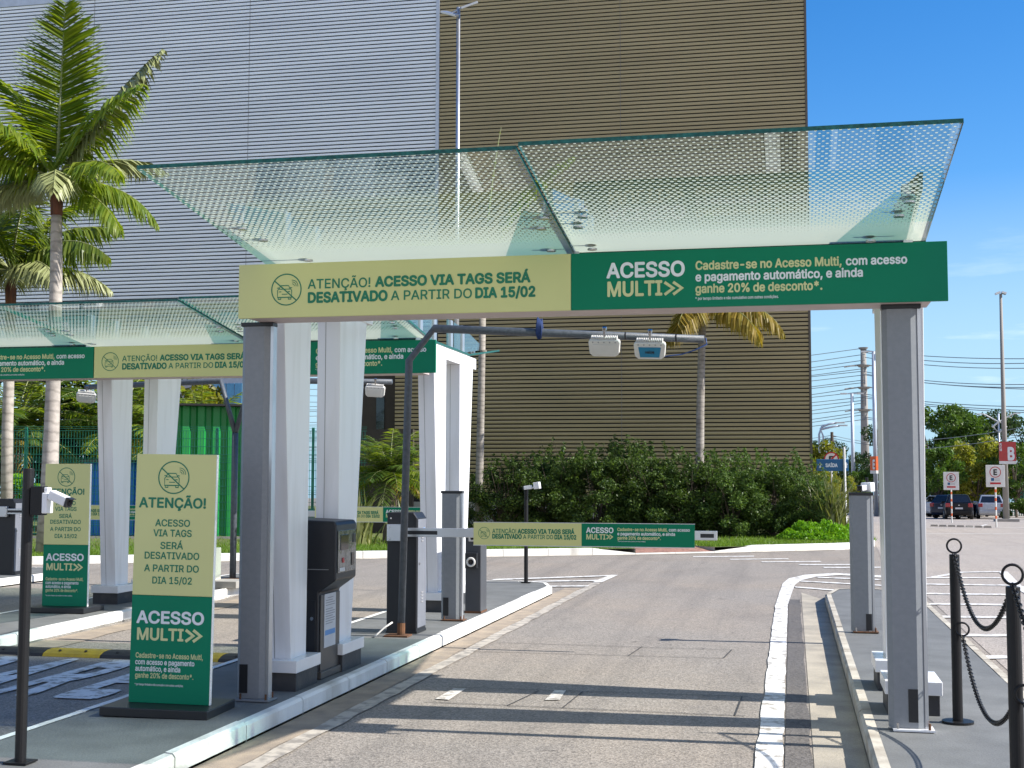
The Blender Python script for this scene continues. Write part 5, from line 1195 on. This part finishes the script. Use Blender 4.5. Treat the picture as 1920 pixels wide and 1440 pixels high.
# ------------------------------------------------------------------ parked cars
def car(label, x, y, rz, paint, plate=True, hatch=True):
    """local +y is the nose; origin on the ground under the rear bumper's middle"""
    t = thing('parked_car', label, 'car', (x, y, gz(y)), (0, 0, rz), 'parked cars')
    Ln, w = 3.95, .83
    st = [(0, .36, .62, .70), (.04, .27, .98, .79), (.30, .22, 1.0, w), (.9, .2, .98, w), (2.6, .2, .94, w), (3.3, .22, .86, .80), (3.8, .28, .70, .72), (Ln, .34, .55, .60)]
    m = MB(); vs = []; fs = []
    for (yy, zb, zt, ww) in st:
        zm = zb + (zt - zb) * .55
        vs += [(-ww * .92, yy, zb), (-ww, yy, zm), (-ww * .93, yy, zt), (0, yy, zt + .02), (ww * .93, yy, zt), (ww, yy, zm), (ww * .92, yy, zb)]
    k = 7
    for i in range(len(st) - 1):
        for j in range(k): fs.append((i * k + j, i * k + (j + 1) % k, (i + 1) * k + (j + 1) % k, (i + 1) * k + j))
    fs = [f[::-1] for f in fs]; fs.append(tuple(range(k))[::1]); fs.append(tuple(range((len(st)) * k - 1, (len(st) - 1) * k - 1, -1)))
    m.add(vs, fs)
    # cabin
    B = [(-.76, .10, .97), (.76, .10, .97), (.75, 2.95, .93), (-.75, 2.95, .93)]; T = [(-.56, .52, 1.47), (.56, .52, 1.47), (.55, 1.95, 1.49), (-.55, 1.95, 1.49)]
    m.hexa(B, T); m.build('body', paint, t, bevel=.03, seg=2)
    def pane(name, a, b, c, d, s0, s1, u0, u1, off):
        A, B_, C_, D = map(Vector, (a, b, c, d)); P = lambda s, u: A.lerp(B_, s).lerp(D.lerp(C_, s), u)
        n = (B_ - A).cross(D - A).normalized() * off; q = MB(); V = [P(s0, u0), P(s1, u0), P(s1, u1), P(s0, u1)]
        q.add([v + n for v in V] + [v - n * .3 for v in V], [(0, 1, 2, 3), (7, 6, 5, 4), (0, 4, 5, 1), (1, 5, 6, 2), (2, 6, 7, 3), (3, 7, 4, 0)]); q.build(name, m_carglass, t)
    pane('rear_window', B[0], B[1], T[1], T[0], .07, .93, .10, .86, .012); pane('windscreen', B[2], B[3], T[3], T[2], .06, .94, .08, .9, .012)
    for a, b, c, d in ((B[1], B[2], T[2], T[1]), (B[3], B[0], T[0], T[3])):
        pane('side_window', a, b, c, d, .12, .46, .1, .85, .012); pane('side_window', a, b, c, d, .5, .85, .1, .85, .012)
    for s in (-1, 1):
        q = MB(); xs = sorted((s * .52, s * .775)); q.box(xs[0], xs[1], -.006, .12, .74, .97); q.build('tail_light', m_tail, t, bevel=.02)
        q = MB(); xs = sorted((s * .70, s * .93)); q.box(xs[0], xs[1], 2.25, 2.4, .93, 1.07); q.build('wing_mirror', paint, t, bevel=.03)
        for yy in (.72, 3.15):
            q = MB(); q.cyl((s * .64, yy, .30), (s * .84, yy, .30), .30, n=20); wv = q.build('wheel', m_tyre, t, bevel=.02); q = MB(); q.cyl((s * .842, yy, .30), (s * .852, yy, .30), .19, n=14); q.build('rim', m_alu, wv)
    q = MB(); q.box(-.74, .74, -.035, .06, .36, .56); q.build('bumper', paint, t, bevel=.03)
    q = MB(); q.box(-.22, .22, -.045, -.036, .44, .55) if not hatch else q.box(-.22, .22, -.03, -.008, .62, .72); q.build('number_plate', m_plate, t)
    q = MB(); q.box(-.05, .05, -.012, .02, .84, .88); q.build('badge', m_alu, t)
    return t
def gp(px, py, Y): p = at(px, py, Y); return p.x, Y
RZ = RAD(-4)
car('black hatchback seen from behind with red tail lights, beside the first parking sign', gx(1797, 83), 83, RZ, m_carblack)
car('silver hatchback seen from behind, beside the big lamp pole', gx(1858, 85.5), 85.5, RZ, m_carsilver)
car('dark blue car half hidden behind the black hatchback', gx(1764, 86), 86, RAD(-32), m_carblue)
car('white car mostly hidden by the tall grey post', gx(1742, 94), 94, RAD(-50), m_carwhite)
car('pale car showing in the gap between the black and silver hatchbacks', gx(1827, 97), 97, RAD(-10), m_carwhite)
car('dark car at the picture edge behind the big lamp pole', gx(1922, 95), 95, RAD(-60), m_carblack)
car('dark car under the orange sign, cut by the tall grey post', gx(1652, 100), 100, RAD(-85), m_carblue)
car('far dark red car behind the flax clump', gx(1610, 105), 105, RAD(-80), M('dark_red_paint', (.10, .012, .014), .3, coat=.8))

# ------------------------------------------------------------------ signs and lamps of the car park
def ring2(mb, cx, cz, R, w, y, m, n=28):
    vs = []; fs = []
    for i in range(n):
        a = 2 * PI * i / n; vs += [(cx + R * cos(a), y, cz + R * sin(a)), (cx + (R - w) * cos(a), y, cz + (R - w) * sin(a))]
    for i in range(n): j = (i + 1) % n; fs.append((2 * i, 2 * j, 2 * j + 1, 2 * i + 1))
    mb.add(vs, fs, m)
def parking_sign(label, px, pbase, ptop, Y):
    p = at(px, 900, Y); z0 = gz(Y); t = thing('parking_sign', label, 'sign', (p.x, Y, z0), group='white parking signs on striped posts')
    zt = at(px, ptop, Y).z - z0; s = zt / 2.55
    m = MB(); m.cyl((0, 0, 0), (0, 0, zt - .25 * s), .035 * s, n=10); po = m.build('post', m_signwhite, t)
    for i in range(4):
        m = MB(); z = (.35 + i * .36) * s; m.cyl((0, 0, z), (0, 0, z + .13 * s), .0375 * s, n=10); m.build('red_stripe', m_orange, po)
    m = MB(); m.box(-.37 * s, .37 * s, -.06 * s, -.04 * s, zt - .90 * s, zt); m.build('plate', m_signwhite, t, bevel=.02)
    m = MB(); y = -.062 * s; ring2(m, 0, zt - .29 * s, .225 * s, .032 * s, y, 4); put_text(m, 'E', -.075 * s, .075 * s, zt - .40 * s, .22 * s, 3, 'k', y)
    m.add([(-.17 * s, y, zt - .65 * s), (-.05 * s, y, zt - .65 * s), (-.05 * s, y, zt - .53 * s), (-.17 * s, y, zt - .53 * s)], [(0, 1, 2, 3)], 5)
    for k in range(2): m.add([(-.02 * s, y, zt - (.58 + .055 * k) * s), (.17 * s, y, zt - (.58 + .055 * k) * s), (.17 * s, y, zt - (.565 + .055 * k) * s), (-.02 * s, y, zt - (.565 + .055 * k) * s)], [(0, 1, 2, 3)], 6)
    m.add([(-.21 * s, y, zt - .79 * s), (.21 * s, y, zt - .79 * s), (.21 * s, y, zt - .71 * s), (-.21 * s, y, zt - .71 * s)], [(0, 1, 2, 3)], 4)
    m.build('lettering', LMATS + [m_signblue, m_greyp], t)
parking_sign('white parking sign with a ringed E before the black hatchback', 1783, 980, 885, 70.5)
parking_sign('nearer white parking sign with a ringed E before the silver hatchback', 1866, 989, 872, 60)
Yl = 76.0; p = at(1887, 978, Yl); z0 = gz(Yl); sc = Yl * 1.0 / FPX
t = thing('lamp_post', 'tall pale lamp post carrying the red sector sign', 'lamp', (p.x, Yl, z0)); hh = at(1885, 551, Yl).z - z0
m = MB(); m.cyl((0, 0, .15), (0, 0, hh), .17, .075, 12); m.build('pole', m_pylon, t, smooth=True)
m = MB(); m.box(-.6, .6, -.5, .5, 0, .16); m.build('foot', m_conc, t)
for s in (-1, 1):
    m = MB(); m.box(-.13, .13, -.2, .2, -.05, .05); h_ = m.build('lamp_head', m_alu, t, loc=(s * .16, 0, hh + .05)); h_.rotation_euler = (0, s * .35, 0)
t2 = thing('sector_sign', 'red sector sign with a white letter B on the tall lamp post', 'sign', (at(1889, 830, Yl - .35).x, Yl - .30, at(1889, 870, Yl - .3).z)); w, h = .44, 1.22
m = MB(); m.box(-w, w, 0, .06, .16, h); m.build('red_board', m_red, t2); m = MB(); m.box(-w, w, 0, .06, 0, .158); m.build('white_band', m_signwhite, t2)
m = MB(); put_text(m, 'B', .0, .36, .24, .66, 3, 'w', -.005)
tv, tf = text_geo('SETOR', 2); a0, a1 = min(q[0] for q in tv), max(q[0] for q in tv)
m.add([(-.30 - (q[1] / CAPH) * .11, -.005 - q[2] * .1, .70 + (q[0] - a0) / (a1 - a0) * .44) for q in tv], tf, 1); m.build('lettering', LMATS, t2)
# lamp post with the orange box sign, two more slim lamp posts
def slim_lamp(label, px, ptop, Y, r=.085):
    p = at(px, 900, Y); z0 = gz(Y); hh = at(px, ptop, Y).z - z0; t = thing('lamp_post', label, 'lamp', (p.x, Y, z0), group='slim lamp posts')
    m = MB(); m.cyl((0, 0, 0), (0, 0, hh), r, r * .7, 10); m.build('pole', m_trim, t, smooth=True)
    for s in (-1, 1):
        m = MB(); m.box(s * .62 - .24, s * .62 + .24, -.2, .2, -.05, .05); h_ = m.build('lamp_head', m_alu, t, loc=(0, 0, hh)); m = MB(); m.cyl((0, 0, 0), (s * .4, 0, 0), .04, n=6); m.build('arm', m_alu, t, loc=(0, 0, hh))
    return t
slim_lamp('slim lamp post with the orange sector sign beside the tall grey post', 1642, 659, 97, .17)
slim_lamp('slim lamp post left of the concrete pylon', 1600, 738, 102, .16)
Ye = 96.6; t = thing('sector_sign', 'orange box sign with white letter E on the slim lamp post', 'sign', (at(1642, 888, Ye).x, Ye - .5, at(1642, 888, Ye).z))
m = MB(); m.prism([(-.40, -.10), (-.02, -.42), (.40, -.14), (.40, .1), (-.40, .1)], .22, 1.22); m.build('orange_body', m_orange, t); m = MB(); m.prism([(-.40, -.10), (-.02, -.42), (.40, -.14), (.40, .1), (-.40, .1)], .0, .218); m.build('white_band', m_signwhite, t)
m = MB()
for (A, B_) in (((-.40, -.10), (-.02, -.42)), ((-.02, -.42), (.40, -.14))):
    v, f = text_geo('E', 3); x0, x1 = min(q[0] for q in v), max(q[0] for q in v); d = Vector((B_[0] - A[0], B_[1] - A[1])); n_ = Vector((d.y, -d.x)).normalized() * .01
    m.add([(A[0] + d.x * (.42 + .40 * (q[0] - x0) / (x1 - x0)) + n_.x * (1 + q[2] * 40), A[1] + d.y * (.42 + .40 * (q[0] - x0) / (x1 - x0)) + n_.y * (1 + q[2] * 40), .34 + q[1] / CAPH * .62) for q in v], f, 1)
m.build('lettering', LMATS, t)
# decorative double lamp with a diamond collar
Yd = 100.0; p = at(1875, 900, Yd); z0 = gz(Yd); zc = at(1874, 800, Yd).z - z0; t = thing('street_lamp', 'white double armed street lamp with a diamond collar behind the big lamp pole', 'lamp', (p.x, Yd, z0))
m = MB(); m.cyl((0, 0, 0), (0, 0, zc + .95), .07, n=8); m.build('pole', m_trim, t, smooth=True)
m = MB(); m.tube([(0, -.05, zc - .42), (.5, -.05, zc), (.05, -.05, zc + .40), (-.42, -.05, zc)], .07, 6, closed=True); m.build('collar', m_signwhite, t)
for s in (-1, 1):
    m = MB(); m.tube([(0, -.05, zc + .34), (s * .9, -.05, zc + .86), (s * 1.05, -.05, zc + .92)], .05, 6); a_ = m.build('arm', m_signwhite, t); m = MB(); m.box(s * 1.25 - .25, s * 1.25 + .25, -.15, .05, zc + .90, zc + .97); m.build('lamp_head', m_alu, a_)
for i, (px, top, Y, s) in enumerate(((1537, 795, 118, 1), (1545, 800, 125, -1))):
    p = at(px, 900, Y); z0 = gz(Y); zt = at(px, top, Y).z - z0; t = thing('street_lamp', ['curved arm street lamp nearest the brown wall corner', 'curved arm street lamp second from the brown wall corner'][i], 'lamp', (p.x, Y, z0))
    m = MB(); m.tube([(0, 0, 0), (0, 0, zt - .9), (s * .25 * (1 if i else 1), 0, zt - .25), (.9, 0, zt), (1.5, 0, zt + .08)], .09, 8); m.build('pole', m_trim, t, smooth=True); m = MB(); m.box(1.4, 2.2, -.15, .15, zt + .04, zt + .16); m.build('lamp_head', m_alu, t)
# the lamp standing before the clad building
Yw = 38.0; p = at(855, 900, Yw); t = thing('lamp_post', 'tall galvanised lamp post with two floodlight heads before the clad building', 'lamp', (p.x, Yw, KZ)); hh = at(855, 14, Yw).z - KZ
m = MB(); m.cyl((0, 0, 0), (0, 0, hh), .085, .055, 12); m.build('pole', m_alu, t, smooth=True)
for s, dx, dz, ry in ((1, .34, .02, -.5), (-1, -.24, -.20, .5)):
    m = MB(); m.box(-.27, .27, -.16, .16, -.035, .035); h_ = m.build('floodlight', m_alu, t, loc=(dx, -.05, hh + dz), bevel=.01); h_.rotation_euler = (RAD(18), ry * .75, RAD(15 * s))
    for k in range(3):
        q = MB(); q.box(-.21 + k * .15, -.09 + k * .15, -.13, .13, -.043, -.0355); q.build('led_strip', M('led_lens', (.42, .40, .22), .2), h_)
m = MB(); m.tube([(-.2, 0, hh - .16), (0, 0, hh - .08), (.25, 0, hh + .02)], .03, 8); m.build('crossarm', m_alu, t)
# exit sign and the round signs behind it
Ys = 42.0; p = at(1587, 1000, Ys); t = thing('exit_sign', 'blue exit sign reading SAÍDA on a pale post by the hedge end', 'sign', (p.x, Ys, KZ - .1)); zt = at(1585, 838, Ys).z - KZ + .1
m = MB(); m.cyl((0, 0, 0), (-.03, 0, zt), .036, n=10); m.build('post', m_signwhite, t)
m = MB(); m.box(-.87, .10, .045, .065, zt - .75, zt - .38); pl = m.build('plate', m_signblue, t, bevel=.01); m = MB(); ring = [(-.86, zt - .74), (.09, zt - .74), (.09, zt - .39), (-.86, zt - .39)]
y = .0425; put_text(m, 'SAÍDA', -.60, -.23, zt - .62, .105, 3, 'w', y)
for ax in (-.76, .03): m.add([(ax - .025, y, zt - .65), (ax + .025, y, zt - .65), (ax + .025, y, zt - .56), (ax + .055, y, zt - .56), (ax, y, zt - .47), (ax - .055, y, zt - .56), (ax - .025, y, zt - .56)], [tuple(range(7))], 1)
m.build('lettering', LMATS, t); pl.rotation_euler = (0, 0, 0)
def round_sign(label, px, py, R, Y, txt, slash, post=True):
    c = at(px, py, Y); z0 = gz(Y); t = thing('round_sign', label, 'sign', (c.x, Y, z0), group='round red ringed traffic signs'); zc = c.z - z0
    m = MB(); m.cyl((0, -.01, zc), (0, .012, zc), R, n=28); m.build('disc', m_signwhite, t)
    m = MB(); ring2(m, 0, zc, R, R * .17, -.013, 4); put_text(m, txt, -R * .34, R * .34, zc - R * .4, R * .8, 3, 'k', -.0135)
    if slash: m.add([(-R * .70, -.015, zc - R * .55), (-R * .55, -.015, zc - R * .70), (R * .70, -.015, zc + R * .55), (R * .55, -.015, zc + R * .70)], [(0, 1, 2, 3)], 4)
    m.build('marking', LMATS, t)
    m = MB(); m.cyl((0, .05, 0), (0, .05, zc + R), .04, n=8); m.build('post', m_signwhite, t)
round_sign('round no parking sign showing above the blue exit sign', 1559, 861, .36, 66, 'E', True)
round_sign('round no parking sign showing below the blue exit sign', 1542, 882, .28, 74, 'E', True)
round_sign('round speed limit sign half sunk behind the hedge', 1543, 903, .29, 75, '10', False)
c = at(1537, 893, 82); t = thing('visitor_sign', 'tilted blue visitor sign behind the round speed limit sign', 'sign', (c.x, 82, gz(82))); zc = c.z - gz(82)
m = MB(); m.box(-.56, .56, -.01, .01, -.19, .19); b_ = m.build('plate', m_signblue, t, loc=(0, 0, zc)); b_.rotation_euler = (0, RAD(-10), 0)
m = MB(); m.add([(-.48, -.013, -.13), (-.22, -.013, -.13), (-.22, -.013, .13), (-.48, -.013, .13)], [(0, 1, 2, 3)], 1); put_text(m, 'VIS', -.14, .2, -.07, .15, 2, 'w', -.013); l_ = m.build('lettering', LMATS, t, loc=(0, 0, zc)); l_.rotation_euler = (0, RAD(-10), 0)
m = MB(); m.cyl((0, .05, 0), (0, .05, zc), .04, n=8); m.build('post', m_signwhite, t)

# ------------------------------------------------------------------ pylon, utility pole and cables
Yp_ = 170.0; p = at(1624, 960, Yp_); z0 = gz(Yp_); t = thing('concrete_pylon', 'tall round concrete power pylon with ring collars', 'pylon', (p.x, Yp_, z0)); H_ = at(1622, 654, Yp_).z - z0
m = MB(); m.cyl((0, 0, 0), (0, 0, H_), .62, .34, 16); m.build('shaft', m_pylon, t, smooth=True)
zz = [at(1622, q, Yp_).z - z0 for q in (653, 686, 727, 769)]
for i, z in enumerate(zz):
    m = MB(); m.cyl((0, 0, z - .16), (0, 0, z + .10), .62 if i else .45, .85 if i else .62, 16); m.build('collar', m_pylon, t)
    if i:
        for s in (-1, 1):
            m = MB(); m.tube([(0, 0, z + .05), (s * 1.6, -.6, z - .05), (s * 2.4, -.9, z - .2)], .07, 6); m.build('insulator_arm', m_pylon, t)
        for s in (.95, -.0):
            m = MB(); m.cyl((1.25, -.4, z - .1), (1.3, -.4, z - 1.35), .06, n=6); m.build('insulator', m_alu, t); break
k = 0
def cable(a, b, sag, r=.012, lab='thin power cable crossing the sky beside the concrete pylon'):
    A, B_ = Vector(a), Vector(b); n = 16; m = MB(); o = A.copy()
    m.tube([tuple(A.lerp(B_, i / n) - Vector((0, 0, sag * 4 * (i / n) * (1 - i / n))) - o) for i in range(n + 1)], r, 4)
    tag(m.build('power_cable', m_wire, loc=o), lab, 'cable', 'power cables on the pylon')
PX = p.x
rr = random.Random(5)
for (yl, yr) in ((663, 652), (674, 663), (686, 674), (697, 684), (702, 689), (708, 694), (716, 703), (726, 712), (733, 719), (741, 726), (748, 733), (756, 743), (763, 750), (772, 757), (780, 766), (786, 770), (792, 778), (798, 786)):
    a = at(1495 - 1000, yl + 66, 190); b_ = at(1622, yr + rr.uniform(-2, 2), Yp_ - .5); cable(a, b_, rr.uniform(.8, 2.0), .042)
for (yl, yr, y2) in ((660, 664, 0), (664, 667, 0), (673, 678, 0), (700, 706, 1), (704, 712, 1), (706, 719, 1), (742, 752, 1), (746, 760, 1), (749, 764, 1), (785, 802, 1), (788, 806, 1)):
    a = at(1622, yl - 3, Yp_ - .5); b_ = at(2100, yr + (yr - yl) * .8, 130); cable(a, b_, rr.uniform(.5, 1.0), .042, 'power cable running from the pylon towards the big lamp pole')
Yu = 120.0; pu = at(1562, 950, Yu); z0 = gz(Yu); t = thing('utility_pole', 'brown utility pole with small insulators above the round no parking sign', 'pole', (pu.x, Yu, z0)); H_ = at(1561, 810, Yu).z - z0
m = MB(); m.cyl((0, 0, 0), (0, 0, H_), .17, .13); m.build('pole', m_bark, t)
for z in (.4, .8, 1.3):
    m = MB(); m.cyl((.1, 0, H_ - z), (.38, 0, H_ - z), .05, n=6); m.build('insulator', m_greyp, t)
for (y0_, y1_, y2_) in ((825, 816, 832), (829, 821, 836)):
    cable(at(1400, y0_, Yu), (pu.x, Yu, at(1561, y1_, Yu).z), .25, .022, 'low cable strung along the brown utility pole'); cable((pu.x, Yu, at(1561, y1_, Yu).z), at(1720, y2_, Yu), .3, .022, 'low cable strung along the brown utility pole')
for (a, b_) in ((798, 812), (814, 828)): cable(at(2000, a - 14, 88), at(1690, b_ + 16, 92), .25, .018, 'dark cable crossing in front of the trees of the car park')
# picket fence behind the car park
Yf = 104.0; xa, xb = gx(1640, Yf), gx(2050, Yf); t = thing('picket_fence', 'green steel picket fence along the back of the car park', 'fence', ((xa + xb) / 2, Yf, gz(Yf))); m = MB(); x = xa
while x < xb:
    m.box(x - .03, x + .03, Yf - .02, Yf + .02, gz(Yf), gz(Yf) + 2.05); x += .16
for z in (.3, 1.75): m.box(xa, xb, Yf + .021, Yf + .05, gz(Yf) + z, gz(Yf) + z + .06)
m.build('pickets', m_fence, t, world=True)
# wheel stops
for i in range(7):
    x, y = at(1752 + i * 14.5, 988, 60.5).x, 60.5 - i * .35
    m = MB(); m.xz([(-.16, 0), (.16, 0), (.13, .09), (-.13, .09)], 0, .12); o = m.build('wheel_stop', m_conc, loc=(x, y, gz(y))); tag(o, 'low concrete wheel stop in the row before the first parking sign', 'wheel stop', 'concrete wheel stops')
